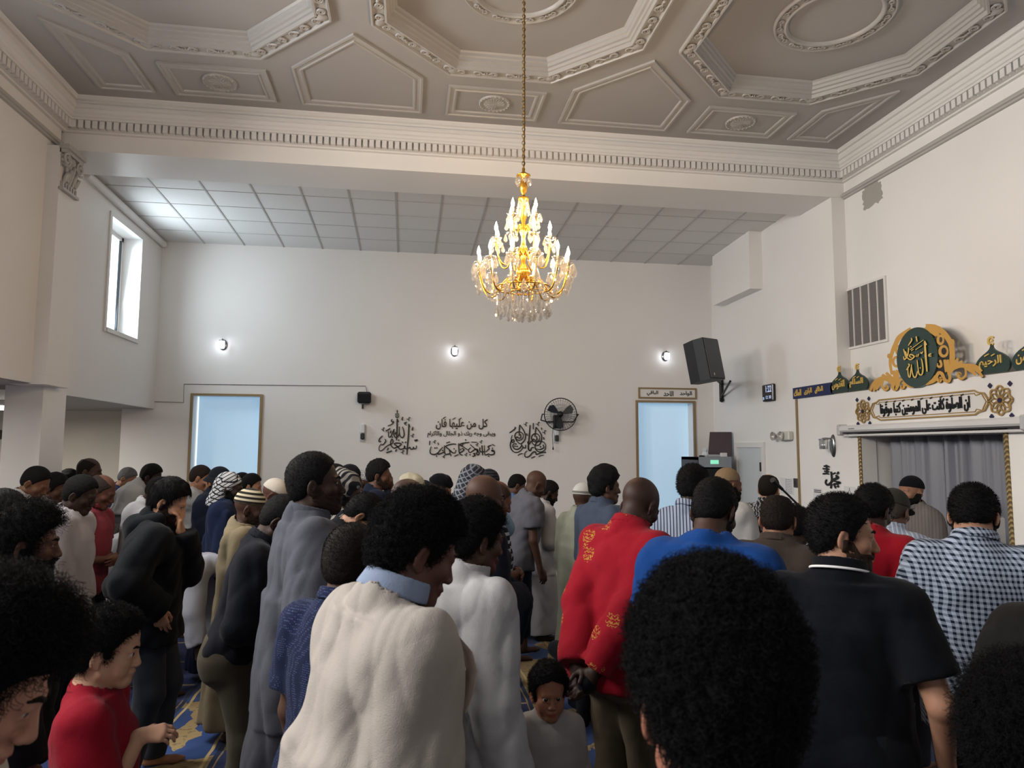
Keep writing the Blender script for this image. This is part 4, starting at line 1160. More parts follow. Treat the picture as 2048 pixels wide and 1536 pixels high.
# bare patch where the paint has flaked off near the right cornice
random.seed(3); P = []
for i in range(40):
    t_ = i / 40 * 2 * PI; r = 1 + random.uniform(-.12, .12) + (.25 * random.random() if math.sin(t_) < -.5 else 0); P.append((.155 * r * (abs(math.cos(t_)) ** .6) * (1 if math.cos(t_) > 0 else -1), .115 * r * (abs(math.sin(t_)) ** .6) * (1 if math.sin(t_) > 0 else -1)))
c = on_right(1744, 388, X=XRM)
m = MB(); m.prism(P, lambda q: V(XRM - q[2], c[1] - q[0], c[2] + q[1]), 0, .0015); m.build('wall_right_patch', plain('bare grey plaster', 'a09c96', .8), kind='structure')
m = MB(); m.box((XP - .016, 7.83, .55), (XP + .01, 7.862, 2.455)); m.build('trim_9', GOLDF, kind='structure')

# ---------------------------------------------------------------- daylight at the bay window; added fill lamps for left wall, rear and aisle
def daylight_fill(X, y0, y1, z0, z1, power, col, tip=32):
    o = area('daylight_fill', (X + .02, (y0 + y1) / 2, (z0 + z1) / 2), (0, -PI / 2 + math.radians(tip), 0), z1 - z0 - .2, y1 - y0 - .1, power, col); o.data.spread = math.radians(150)
for h in FILL_HW: daylight_fill(XM - .12, *h, 110, (1.0, .96, .92))
daylight_fill(XL - .205, *AW, 30, (.78, .91, 1.0), 6)
for x in (-1.2, 2.6):                       # two fill lamps added at the rear wall, no windows there
    o = area('daylight_fill', (x, YBACK + .06, 3.3), (math.radians(66), 0, 0), 1.5, 2.2, 40, (.92, .95, 1.0)); o.data.spread = math.radians(150)
for y in (8.6, 5.2, 1.5): area('aisle_fill', (-4.75, y, 2.24), (0, 0, 0), .6, .1, 42, (1.0, .95, .86))  # first lamp sits under the tube fixture; two more added without fixtures
# ---------------------------------------------------------------- lettering
_AR = {}
_p = 0xFE8D
for ch, n in zip('\u0627\u0628\u0629\u062a\u062b\u062c\u062d\u062e\u062f\u0630\u0631\u0632\u0633\u0634\u0635\u0636\u0637\u0638\u0639\u063a\u0641\u0642\u0643\u0644\u0645\u0646\u0647\u0648\u0649\u064a', (2, 4, 2, 4, 4, 4, 4, 4, 2, 2, 2, 2, 4, 4, 4, 4, 4, 4, 4, 4, 4, 4, 4, 4, 4, 4, 4, 2, 2, 4)):
    _AR[ch] = (_p, n); _p += n
def shape_arabic(s):
    out = []
    for w_ in s.split(' '):
        o = []
        for i, ch in enumerate(w_):
            if ch not in _AR: o.append(ch); continue
            b, n = _AR[ch]
            joins_prev = i > 0 and w_[i - 1] in _AR and _AR[w_[i - 1]][1] == 4
            joins_next = n == 4 and i < len(w_) - 1 and w_[i + 1] in _AR
            o.append(chr(b + (3 if joins_prev and joins_next else 2 if joins_next else 1 if joins_prev else 0)))
        out.append(''.join(reversed(o)))
    return ' '.join(reversed(out))
def text_geo(s, bold=.0, arabic=True):
    c = bpy.data.curves.new('lettering', 'FONT'); c.body = shape_arabic(s) if arabic else s; c.offset = bold; c.resolution_u = 3
    o = bpy.data.objects.new('lettering', c); C.objects.link(o)
    dg = bpy.context.evaluated_depsgraph_get(); me = bpy.data.meshes.new_from_object(o.evaluated_get(dg))
    P = np.array([v.co[:2] for v in me.vertices]) if len(me.vertices) else np.zeros((1, 2)); F = [tuple(p.vertices) for p in me.polygons]
    bpy.data.objects.remove(o); bpy.data.curves.remove(c); bpy.data.meshes.remove(me)
    lo, hi = P.min(0), P.max(0); return (P - lo) / (hi - lo + 1e-9), F, (hi - lo)
def letters(mb, s, box, M, z0, z1, bold=.0, arabic=True):
    """lettering filling box (u0, v0, u1, v1), thickness z0..z1, M maps (u, v, w)"""
    P, F, _ = text_geo(s, bold, arabic); u0, v0, u1, v1 = box; n = len(P)
    Q = [(u0 + (u1 - u0) * a, v0 + (v1 - v0) * b) for a, b in P]
    vs = [M((*q, z1)) for q in Q] + [M((*q, z0)) for q in Q]
    cnt = {}
    for f in F:
        for i in range(len(f)):
            e = (f[i], f[(i + 1) % len(f)]); k = tuple(sorted(e)); cnt[k] = None if k in cnt else e
    fs = list(F) + [(e[1], e[0], e[0] + n, e[1] + n) for e in cnt.values() if e]
    mb._add(vs, fs)
def smooth_line(P, n=5):
    P = [V(*p) for p in P]
    if len(P) < 3: return [tuple(p) for p in P]
    out = []
    for i in range(len(P) - 1):
        p0 = P[max(i - 1, 0)]; p1 = P[i]; p2 = P[i + 1]; p3 = P[min(i + 2, len(P) - 1)]
        for k in range(n):
            t = k / n; out.append(tuple(.5 * (2 * p1 + (p2 - p0) * t + (2 * p0 - 5 * p1 + 4 * p2 - p3) * t * t + (3 * p1 - p0 - 3 * p2 + p3) * t ** 3)))
    out.append(tuple(P[-1])); return out
def pen(mb, strokes, M, w, z0, z1, dots=(), dr=None):
    for si, st in enumerate(strokes):
        k = 1.0; taper = None; lift = .00022 * si
        if isinstance(st, dict): k = st.get('w', 1); taper = st.get('t'); st = st['p']
        L = smooth_line(st); n = len(L)
        ww = [w * k * (.55 + .45 * math.sin(PI * min(1, max(0, (i + 1.2) / (n + 1.4))) ** .8)) if taper is None else w * (taper[0] + (taper[1] - taper[0]) * i / max(1, n - 1)) for i in range(n)]
        mb.stroke(L, ww, M, z0, z1 + lift)
    for x, y in dots:
        r = dr or w * .62; mb.prism([(x + r, y), (x, y + r), (x - r, y), (x, y - r)], M, z0, z1)
def ring(c, rx, ry=None, n=16, a0=0, a1=2 * PI): ry = ry or rx; return [(c[0] + rx * math.cos(a0 + (a1 - a0) * i / n), c[1] + ry * math.sin(a0 + (a1 - a0) * i / n)) for i in range(n + 1)]
def zoom_map(x0, y0, s, surf): return lambda q: surf(x0 + q[0] / s, y0 + q[1] / s, q[2])
INK = plain('black cut metal lettering', '18191d', .4, .2, .5)
GOLDL = plain('gold lettering', 'd9b868', .4, .15, .5)

FARM = lambda q: V(q[0], YF - q[2], q[1])
RIGM = lambda q: V(XP - q[2], -q[0], q[1])            # u = -Y runs to the right in the picture

# black calligraphy on the far wall
A = [dict(p=[(695, 255), (695, 340)], w=.8), dict(p=[(640, 355), (745, 355)], w=.5), dict(p=[(655, 375), (660, 440), (690, 448), (725, 440), (735, 375)], w=.6), dict(p=[(693, 375), (693, 440)], w=.5), [(570, 490), (545, 535), (575, 562), (605, 555), (565, 612), (450, 665)],
     dict(p=[(695, 475), (690, 800), (675, 1030)], w=1.3), dict(p=[(730, 560), (692, 480)], w=.8), dict(p=[(995, 610), (985, 900), (960, 1150), (945, 1395)], w=1.3), dict(p=[(1020, 690), (995, 612)], w=.8),
     [(830, 680), (865, 800), (872, 900), (835, 962), (795, 950), (755, 880), (745, 680)], [(750, 850), (720, 920), (680, 960), (640, 950), (610, 880), (620, 740)], [(620, 740), (580, 820), (550, 900), (510, 950), (475, 930), (465, 800)], [(640, 880), (660, 820)], [(515, 850), (540, 780)], [(400, 795), (520, 728)],
     dict(p=[(865, 590), (935, 560)], w=.7), dict(p=[(935, 590), (890, 600), (900, 630), (940, 640)], w=.7),
     [(1185, 1165), (1180, 1230), (1135, 1250), (1110, 1205), (1100, 1245), (1050, 1262), (1020, 1212), (960, 1242), (900, 1240), (880, 1170), (870, 1232), (780, 1262), (720, 1212), (680, 1170), (622, 1122), (700, 1098), (800, 1120), (760, 1170), (690, 1200), (610, 1232), (560, 1190), (530, 1130), (530, 1050), (560, 1000), (590, 1042), (570, 1110), (480, 1150), (400, 1200), (330, 1272), (270, 1302), (230, 1270), (240, 1180), (290, 1120)],
     [(320, 915), (240, 1000), (235, 1070), (280, 1050)], [(385, 1000), (400, 1050), (350, 1130), (290, 1150)], [(415, 1350), (560, 1300)], [(470, 1220), (440, 1290)], [(680, 1260), (650, 1320)], [(1130, 1030), (1215, 1022), (1150, 1060)]]
VEE = lambda x, y, s=1: [dict(p=[(x - 45 * s, y - 10 * s), (x, y + 5 * s), (x + 15 * s, y - 45 * s), (x + 50 * s, y - 35 * s)], w=.6), dict(p=[(x, y + 5 * s), (x + 15 * s, y + 45 * s)], w=.6)]
for q in ((985, 490), (330, 755), (1085, 915), (830, 1338)): A += VEE(*q)
for q in ((840, 430), (1100, 690)): A.append([(q[0], q[1]), (q[0] - 22, q[1] + 70), (q[0] + 5, q[1] + 80)])
m = MB(); pen(m, A, zoom_map(740, 800, 12.8, on_far), 30, .004, .016, [(830, 1080), (910, 1080), (735, 1030), (570, 950)], 24)
tag(m.build('wall_calligraphy', INK), 'black calligraphy with two tall upright strokes, left of the three-line text on far wall', 'calligraphy', 'black calligraphy on the far wall')
e = thing('wall_calligraphy', 'three lines of black Arabic lettering in the middle of the far wall', 'calligraphy', (0, 0, 0), 0, 'black calligraphy on the far wall')
m = MB(); Z = zoom_map(840, 820, 12.05, on_far)
letters(m, '\u0643\u0644 \u0645\u0646 \u0639\u0644\u064a\u0647\u0627 \u0641\u0627\u0646', (380, 470, 1630, 215), Z, .004, .016, .018)
for x, y in ((580, 185), (815, 205), (960, 210)): pen(m, [dict(p=[(x - 30, y + 22), (x + 40, y - 22)], w=.8)], Z, 24, .004, .014)
m.build('text_line', INK, e); m = MB()
letters(m, '\u0648\u064a\u0628\u0642\u0649 \u0648\u062c\u0647 \u0631\u0628\u0643 \u0630\u0648 \u0627\u0644\u062c\u0644\u0627\u0644 \u0648\u0627\u0644\u0625\u0643\u0631\u0627\u0645'.replace('\u0625', '\u0627'), (175, 665, 1815, 505), Z, .004, .012, .012); m.build('text_line', INK, e); m = MB()
L3 = [[(1770, 1000), (1730, 990), (1740, 960), (1790, 1000), (1780, 1060), (1700, 1078), (1650, 1060), (1590, 1080), (1560, 1060), (1550, 850)], [(1720, 850), (1640, 880), (1665, 930), (1580, 1010)], [(1490, 850), (1510, 1085)], [(1440, 900), (1450, 1000), (1560, 1005)], [(1210, 830), (1330, 940), (1425, 1030), (1400, 1082), (1365, 1050), (1390, 960), (1330, 945), (1210, 1022), (1165, 970), (1220, 900)], [(1190, 780), (1080, 790), (960, 830), (1060, 900), (1170, 972)], [(930, 800), (950, 1040), (1030, 1092)], [(950, 1040), (1060, 960), (1000, 920)], [(870, 822), (760, 822), (620, 872), (700, 950), (790, 1032), (850, 1022), (862, 960)], [(585, 850), (600, 1050), (690, 1058), (722, 1040), (700, 960)], [(600, 1000), (520, 1040), (430, 1062), (470, 980), (550, 890)], [(500, 950), (430, 1030), (350, 1070), (260, 1052), (240, 980), (270, 880)], [(1260, 1120), (1330, 1090), (1290, 1050), (1340, 1040)], dict(p=[(1235, 770), (1380, 775)], w=.6), dict(p=[(630, 795), (720, 765)], w=.7), dict(p=[(1735, 825), (1800, 860)], w=.7), dict(p=[(235, 740), (225, 840)], w=.8), dict(p=[(830, 1115), (925, 1070)], w=.7), dict(p=[(430, 790), (445, 840)], w=.7), dict(p=[(740, 1060), (738, 1110)], w=.7), dict(p=[(400, 1085), (395, 1135)], w=.7)]
for q in ((1465, 770), (1370, 840), (1105, 1075), (570, 1125), (345, 770), (1020, 850)): L3 += VEE(*q, .8)
pen(m, L3, Z, 29, .004, .016, [(1745, 920), (1655, 1110), (1205, 1075), (820, 935), (545, 975), (360, 915), (405, 910), (980, 950), (1100, 720)], 20)
m.build('text_line', INK, e)
B = [[(465, 585), (455, 700), (450, 850)], [(465, 585), (560, 720), (600, 840), (590, 930), (540, 1000), (470, 1032), (390, 960), (360, 900)], ring((450, 850), 100), [(480, 800), (492, 880), (450, 902), (400, 870), (370, 912)],
     [(290, 830), (265, 920), (290, 1000), (332, 980), (320, 940), (270, 960), (243, 1060), (260, 1150), (320, 1222), (400, 1237), (480, 1200), (540, 1120), (520, 1070)], [(540, 1120), (600, 1132), (600, 1060)], [(510, 1010), (500, 1090), (450, 1150), (380, 1167), (320, 1130), (303, 1060), (350, 1020)],
     dict(p=[(710, 590), (695, 800), (670, 1100), (680, 1180), (720, 1192), (750, 1130), (800, 1122)], w=1.3), [(650, 980), (665, 1030), (700, 1032), (735, 960)], [(850, 640), (835, 760), (825, 870)], [(850, 640), (940, 760), (985, 860), (970, 980), (920, 1060), (850, 1072), (780, 1040), (745, 960)], ring((840, 890), 97), [(860, 850), (872, 930), (830, 952), (790, 920), (750, 962)],
     ring((955, 1100), 128), [(1010, 1050), (1037, 1120), (990, 1150), (930, 1172), (860, 1150)], [(1060, 1240), (960, 1250), (880, 1282), (850, 1280), (840, 1230), (780, 1232), (700, 1320), (630, 1352), (585, 1320), (590, 1250), (640, 1200)],
     [(220, 775), (330, 700), (365, 650), (345, 640)], dict(p=[(785, 545), (785, 690)], w=.8), dict(p=[(975, 650), (985, 700)], w=.9), dict(p=[(1030, 880), (1040, 935)], w=.9), dict(p=[(630, 790), (640, 840)], w=.9), dict(p=[(420, 1310), (480, 1270), (540, 1262)], w=.7), dict(p=[(735, 1370), (830, 1332)], w=.7), dict(p=[(910, 1340), (960, 1310), (1035, 1300)], w=.7)]
for q in ((603, 575), (893, 570), (1045, 765)): B += VEE(*q)
m = MB(); pen(m, B, zoom_map(1000, 800, 11.82, on_far), 27, .004, .016, [(375, 1040), (355, 1090), (405, 1095), (955, 1105), (1070, 1235)], 22)
tag(m.build('wall_calligraphy', INK), 'black calligraphy of interlaced circles below the wall fan', 'calligraphy', 'black calligraphy on the far wall')

# name panel over the right-hand window
m = MB(); m.box((3.485, YF - .012, 2.632), (4.372, YF, 2.762)); e = thing('name_panel', 'long white panel with black Arabic words above the right-hand window', 'sign', (0, 0, 0)); m.build('panel', WALL, e)
m = MB()
for lo, hi in (((3.465, YF - .02, 2.612), (4.392, YF, 2.637)), ((3.465, YF - .02, 2.757), (4.392, YF, 2.782)), ((3.465, YF - .02, 2.637), (3.49, YF, 2.757)), ((4.367, YF - .02, 2.637), (4.392, YF, 2.757))): m.box(lo, hi)
m.build('frame', GOLDF, e)
for s_, a, b in (('\u0627\u0644\u0648\u0627\u062d\u062f', 4.12, 4.315), ('\u0627\u0644\u0627\u062d\u062f', 3.86, 4.02), ('\u0627\u0644\u0628\u0627\u0642\u064a', 3.595, 3.775)): m = MB(); letters(m, s_, (a, 2.655, b, 2.735), FARM, .010, .016, .02); m.build('lettering', INK, e)

# blue banner, domes, oval and scrolls, standing on the low panel's ledge
m = MB(); u0, u1 = -7.90, -7.10
e = thing('blue_banner', 'dark blue strip with three gold Arabic words at the top of the gold upright', 'sign')
m.box((XR - .03, 7.10, 2.462), (XR - .012, 7.90, 2.594)); m.build('board', plain('navy board', '222a52', .5), e)
for s_, a, b in (('\u0627\u0644\u0645\u0644\u0643', -7.86, -7.71), ('\u0627\u0644\u0628\u0627\u0631\u0649', -7.64, -7.49), ('\u0627\u0644\u062e\u0627\u0644\u0642', -7.42, -7.27)): m = MB(); letters(m, s_, (a, 2.49, b, 2.57), RIGM, .020, .030, .02); m.build('lettering', GOLDL, e)
DOME = plain('dark green board', '20352f', .35, 0, .5)
def dome(yc, z0, w, h, word, label):
    e = thing('dome_plaque', label, 'plaque', (XP, yc, z0), 0, 'green dome plaques on the ledge')
    M_ = lambda q: V(.13 - q[2] if False else -q[2], -q[0], q[1])
    half = [(.40, 0), (.47, .10), (.50, .24), (.48, .38), (.40, .52), (.28, .64), (.14, .74), (.05, .84), (.015, .97)]
    pr = [(x * w, y * h) for x, y in smooth_line(half, 4)]; outline = pr + [(-x, y) for x, y in pr[::-1]]
    m = MB(); m.prism(outline, M_, .0, .02); m.build('dome', DOME, e)
    m = MB(); c = (0, h * 1.10); mo = ring(c, .13 * h, n=14, a0=PI * .22, a1=PI * 1.72); m.stroke(mo, [.012 + .03 * h * math.sin(PI * i / 14) for i in range(15)], M_, .004, .016)
    m.prism([(c[0] + .035 * h * (1 if k % 2 else 2.0) * math.cos(k * PI / 5 + PI / 2) + .02 * h, c[1] + .035 * h * (1 if k % 2 else 2) * math.sin(k * PI / 5 + PI / 2)) for k in range(10)], M_, .004, .016)
    m.stroke([(0, h * .93), (0, h)], .012, M_, .004, .016); m.build('crescent', GOLDL, e)
    m = MB(); letters(m, word, (-w * .36, h * .16, w * .30, h * .58), M_, .02, .03, .02)
    pen(m, [[(-w * .18, h * .60), (-w * .05, h * .66)], [(w * .02, h * .58), (w * .12, h * .63)]], M_, .010, .02, .03); m.build('lettering', GOLDL, e)
dome(6.97, 2.466, .335, .235, '\u0627\u0644\u0642\u062f\u0648\u0633', 'green dome plaque overlapping the end of the blue banner')
dome(6.66, 2.466, .33, .225, '\u0627\u0644\u0633\u0644\u0627\u0645', 'green dome plaque just left of the gold scrollwork')
dome(4.955, 2.466, .335, .24, '\u0627\u0644\u0631\u062d\u064a\u0645', 'green dome plaque just right of the gold scrollwork')
dome(4.60, 2.466, .335, .24, '\u0627\u0644\u0631\u062d\u0645\u0646', 'green dome plaque cut off by the right edge of the photo')
e = thing('oval_plaque', 'large green oval with gold Arabic name in gold scrollwork', 'plaque', (0, 0, 0))
WO = lambda px, py, w=0.0: on_right(px, py, w)
c = on_right(1838.5, 715); m = MB(); OM = lambda q: V(XP - q[2], c[1] - q[0], c[2] + q[1])
m.prism([(.262 * math.cos(a), .278 * math.sin(a)) for a in np.linspace(0, 2 * PI, 49)[:-1]], OM, .006, .030); m.build('oval', plain('glossy green oval', '1f3833', .16, 0, .6), e)
Z = zoom_map(1740, 640, 9.6, WO)
G = [dict(p=[(1050, 400), (1070, 700), (1095, 990)], w=1.5), dict(p=[(1085, 480), (1048, 400)], w=1), [(985, 740), (1010, 850), (1015, 980), (990, 1050), (940, 1030), (920, 900), (905, 770)], [(915, 980), (880, 1090), (840, 1090), (810, 1000), (795, 850)], [(800, 860), (780, 1000), (765, 1095), (735, 1060), (725, 900)], [(735, 840), (755, 870), (700, 960)],
     [(645, 560), (690, 700), (740, 740)], [(745, 530), (720, 680), (660, 760), (645, 700)], [(680, 600), (700, 690), (670, 690)], [(730, 740), (780, 760), (850, 700), (780, 660), (760, 700), (800, 720)], [(880, 680), (890, 700), (905, 670), (918, 700), (938, 650)], [(970, 620), (990, 640), (1015, 605)], dict(p=[(770, 570), (1030, 380)], w=.5), dict(p=[(870, 575), (1000, 490)], w=.5), dict(p=[(790, 590), (840, 560)], w=.6), [(790, 345), (800, 390), (735, 490)], dict(p=[(885, 315), (905, 415)], w=1), [(1180, 650), (1140, 660), (1130, 690), (1180, 690)]]
m = MB(); pen(m, G, Z, 26, .030, .042, [(785, 510), (965, 920)], 16); m.build('lettering', GOLDL, e)
S = [dict(p=[(0, 1365), (60, 1235), (170, 1145), (300, 1120), (420, 1180), (480, 1250)], t=(1, 2.6)), dict(p=[(70, 1370), (110, 1260), (210, 1180)], t=(.8, 2)), dict(p=[(120, 1340), (170, 1240), (230, 1170)], t=(.8, 1.6)), dict(p=[(230, 1050), (330, 1120), (430, 1190)], t=(1, 2.4)), dict(p=[(310, 1010), (400, 1110), (450, 1180)], t=(1, 2.2)), dict(p=[(455, 970), (480, 1080), (500, 1190)], t=(1, 2.2)), [(260, 1150), (230, 1260), (280, 1340), (340, 1312), (320, 1262), (285, 1292)],
     dict(p=[(530, 960), (520, 1120), (540, 1200), (490, 1320), (445, 1290), (450, 1200)], t=(1.5, 1.8)), [(490, 1325), (560, 1180), (620, 1132), (660, 1180), (650, 1290), (600, 1312), (590, 1262)], dict(p=[(640, 1170), (740, 1250), (850, 1285)], t=(2.6, .8)), dict(p=[(420, 1050), (390, 850), (400, 720), (440, 580), (490, 470), (560, 340), (690, 250), (800, 190)], t=(1.0, 2.4)), dict(p=[(560, 340), (640, 250)], t=(2, .8)), dict(p=[(640, 420), (760, 300)], t=(1.6, 1)), dict(p=ring((550, 575), 47, 78), w=1), dict(p=ring((510, 800), 66, 88), w=1.1), dict(p=ring((372, 690), 20, 26), w=1), [(590, 930), (605, 980), (580, 1005), (560, 970)],
     dict(p=[(1070, 130), (1230, 140), (1380, 220), (1480, 330), (1560, 480), (1580, 700), (1550, 900), (1500, 1010)], t=(2.2, 2.2)), dict(p=[(1060, 140), (1150, 190), (1290, 280)], t=(1.4, 2.2)), dict(p=[(1220, 95), (1330, 180)], t=(.8, 2.4)), dict(p=[(1230, 290), (1330, 270)], t=(.8, 1.6)), dict(p=ring((1355, 380), 52, 78), w=1.1), dict(p=ring((1415, 600), 74, 94), w=1.2), dict(p=ring((1582, 420), 24, 30), w=1.1), dict(p=[(1500, 1000), (1535, 1100), (1500, 1180), (1425, 1140), (1385, 1040), (1320, 1015), (1275, 1100), (1330, 1180), (1370, 1120), (1330, 1110)], w=1.4), dict(p=[(1280, 1100), (1190, 1180), (1070, 1232)], t=(2.4, .8)), dict(p=[(1430, 760), (1460, 880), (1490, 990)], t=(1, 2.2)), dict(p=[(1495, 760), (1500, 980)], t=(1, 2)), dict(p=ring((1330, 850), 40, 50, 12, -1.5, 3.6), w=1), [(1370, 780), (1330, 800)],
     dict(p=[(1510, 1010), (1580, 930), (1700, 880), (1820, 880), (1950, 910), (2080, 990), (2160, 1095)], t=(2.2, 1)), dict(p=[(1570, 920), (1690, 735)], t=(2.2, .8)), dict(p=[(1640, 900), (1775, 785)], t=(2.2, .9)), dict(p=[(1780, 870), (1900, 870), (2030, 900), (2130, 1000)], t=(1, 2)), [(1830, 920), (1835, 1060), (1750, 1132), (1690, 1080), (1700, 1015), (1745, 1040), (1710, 1050)], dict(p=[(1900, 920), (1980, 1000), (2040, 1060)], t=(2, .8)), dict(p=[(1820, 900), (1940, 990)], t=(1.5, .9))]
m = MB(); pen(m, S, Z, 48, .004, .022); m.build('scrollwork', plain('carved gold scroll', 'c4974c', .55, .05, .4, .1), e)

# long framed verse
e = thing('verse_panel', 'long framed Arabic verse with a gold rosette at each end, above the screen case', 'sign')
cz_ = lambda y: 2.245
M_ = RIGM; U0, U1, V0, V1 = -6.40, -5.10, 2.145, 2.345
def plaque_line(g): return [(U0 - .09 + g * 1.4, 2.245), (U0 - .05 + g, 2.19 + g * .3), (U0 - .04 + g, V0 + .03), (U0 + .02 + g, V0 + .02 + g), (U0 + .06, V0 + g), (U1 - .06, V0 + g), (U1 - .02 - g, V0 + .02 + g), (U1 + .04 - g, V0 + .03), (U1 + .05 - g, 2.19 + g * .3), (U1 + .09 - g * 1.4, 2.245), (U1 + .05 - g, 2.30 - g * .3), (U1 + .04 - g, V1 - .03), (U1 - .02 - g, V1 - .02 - g), (U1 - .06, V1 - g), (U0 + .06, V1 - g), (U0 + .02 + g, V1 - .02 - g), (U0 - .04 + g, V1 - .03), (U0 - .05 + g, 2.30 - g * .3), (U0 - .09 + g * 1.4, 2.245)]
m = MB(); m.prism(plaque_line(.0)[:-1], M_, .001, .006); m.build('panel', TRIMW, e)
m = MB(); m.stroke(plaque_line(0), .012, M_, .006, .018); m.stroke(plaque_line(.024), .007, M_, .006, .014)
ROS = []
for uc in (-6.60, -4.905):
    R_ = .105
    m.stroke([(uc + (R_ + .010 * math.cos(8 * a)) * math.cos(a), 2.245 + (R_ + .010 * math.cos(8 * a)) * 1.02 * math.sin(a)) for a in np.linspace(0, 2 * PI, 65)], .012, M_, .006, .018)
    for k in range(10):
        a = k * PI / 5
        m.stroke(smooth_line([(uc + .02 * math.cos(a), 2.245 + .02 * math.sin(a)), (uc + .065 * math.cos(a - .28), 2.245 + .065 * math.sin(a - .28)), (uc + .094 * math.cos(a), 2.245 + .094 * math.sin(a)), (uc + .065 * math.cos(a + .28), 2.245 + .065 * math.sin(a + .28)), (uc + .02 * math.cos(a), 2.245 + .02 * math.sin(a))], 3), .008, M_, .006, .016)
m.build('frame', plain('antique gold frame', 'a88a54', .4, .3, .5), e)
m = MB()
for uc in (-6.60, -4.905):
    m.prism([(uc + .020 * math.cos(k * PI / 4), 2.245 + .020 * math.sin(k * PI / 4)) for k in range(8)], M_, .006, .020)
    for du in (-.095, .095):
        for dv in (-.125, .125): m.prism([(uc + du + .022 * (1 if k % 2 else .7) * math.cos(k * PI / 4 + PI / 4), 2.245 + dv + .022 * (1 if k % 2 else .7) * math.sin(k * PI / 4 + PI / 4)) for k in range(8)], M_, .003, .012)
m.build('tiles', plain('indigo tile', '262648', .4), e)
m = MB(); letters(m, '\u0627\u0646 \u0627\u0644\u0635\u0644\u0648\u0629 \u0643\u0627\u0646\u062a \u0639\u0644\u0649 \u0627\u0644\u0645\u0624\u0645\u0646\u064a\u0646 \u0643\u062a\u0628\u0627 \u0645\u0648\u0642\u0648\u062a\u0627'.replace('\u0624', '\u0648'), (-6.33, 2.175, -5.21, 2.305), M_, .006, .018, .022)
for k, u in enumerate(np.linspace(-6.25, -5.3, 9)): m.stroke([(u, 2.312), (u + .03, 2.322)], .010, M_, .006, .016)
m.build('lettering', INK, e)

# small name calligraphy beside the niche
m = MB(); MU = [[(530, 300), (545, 390), (540, 490)], [(480, 330), (560, 330), (595, 350)], [(460, 380), (590, 392)], [(490, 432), (590, 445)], [(460, 490), (530, 480), (590, 492)], dict(p=[(630, 440), (645, 620), (600, 692), (550, 712), (518, 660), (540, 600)], w=1.2), dict(p=[(665, 490), (722, 462)], w=.7), dict(p=[(770, 440), (775, 470), (745, 490)], w=.9), dict(p=[(725, 515), (765, 560), (705, 595), (648, 622)], w=1.5), dict(p=[(640, 622), (740, 645), (810, 665), (735, 690), (690, 700), (722, 780)], w=1.2), [(640, 690), (622, 785)], dict(p=[(765, 712), (775, 752), (735, 740)], w=.8)]
pen(m, MU, zoom_map(1600, 900, 10.24, WO), 34, .003, .014); tag(m.build('wall_calligraphy', INK), 'small black calligraphy on the white panel left of the curtained niche', 'calligraphy')

# rope frame, curtains and screen case of the niche
def rope():
    t = NT('gilt rope moulding'); w_ = t.n('ShaderNodeTexWave', wave_type='BANDS', bands_direction='DIAGONAL'); w_.inputs['Scale'].default_value = 16; t.l(t.co(), w_.inputs['Vector'])
    t.col(t.mix(w_.outputs['Fac'], rgb('64543a'), rgb('b09a6a'))); t.set(.4, .3, .5); t.bump(w_.outputs['Fac'], .8, .01); return t.m
ROPE = rope()
e = thing('niche_frame', 'gilt rope moulding round the curtained niche', 'frame')
for lo, hi in (((XP - .018, NI[1], 0), (XP + .012, NI[1] + .04, NI[3] + .04)), ((XP - .018, NI[0] - .04, 0), (XP + .012, NI[0], NI[3] + .04)), ((XP - .018, NI[0], NI[3]), (XP + .012, NI[1], NI[3] + .04))):
    m = MB(); m.bbox(lo, hi, .010); m.build('moulding', ROPE, e)
CURT = plain('grey satin curtain', '74767f', .38, 0, .4, .08)
for k, (y0, y1, lab) in enumerate(((5.89, 6.60, 'grey satin curtain on the left of the niche, behind the man in black cap'), (4.86, 5.82, 'grey satin curtain on the right of the niche'))):
    e = thing('curtain', lab, 'curtain', (XRM + .10, y0, 0), 0, 'niche curtains')
    m = MB(); n = int((y1 - y0) / .018); vs_ = []; 
    for r in range(9):
        z = .03 + r * .245
        for i in range(n + 1):
            y = i * .018; a = .035 * math.sin(y * 37 + .6 * math.sin(y * 9) + r * .05) + .014 * math.sin(y * 71 + r * .2); vs_.append((a, y, z))
    m._add(vs_, [(r * (n + 1) + i, r * (n + 1) + i + 1, (r + 1) * (n + 1) + i + 1, (r + 1) * (n + 1) + i) for r in range(8) for i in range(n)], True); m.build('drape', CURT, e)
    m = MB(); m.tube([(0, -.02, 2.02), (0, y1 - y0 + .02, 2.02)], .012, 8); m.build('rod', plain('white rod', 'c8c8c8', .4), e)
e = thing('projection_screen_case', 'long white projection screen case above the curtained niche', 'screen case', (0, 0, 0))
m = MB(); m.bbox((XP - .105, 4.62, 2.035), (XP - .004, 6.90, 2.105), .018); m.build('housing', plain('white enamel', 'cfcfd0', .35, 0, .5), e)
m = MB(); m.box((XP - .075, 4.66, 2.022), (XP - .03, 6.86, 2.036)); m.build('slot', plain('dark slot', '33343a', .6), e)
m = MB(); m.tube([(XP - .052, 4.66, 2.0), (XP - .052, 6.86, 2.0)], .013, 8); m.build('bottom_bar', plain('white enamel', 'cfcfd0'), e)
for y in (4.60, 6.87):
    m = MB(); m.bbox((XP - .112, y, 2.0), (XP, y + .05, 2.118), .012); m.build('end_cap', plain('light grey plastic', 'b4b5b8', .4), e)
m = MB(); m.box((XP - .1055, 6.62, 2.062), (XP - .105, 6.72, 2.072)); m.build('name_plate', plain('grey print', '77787c'), e)

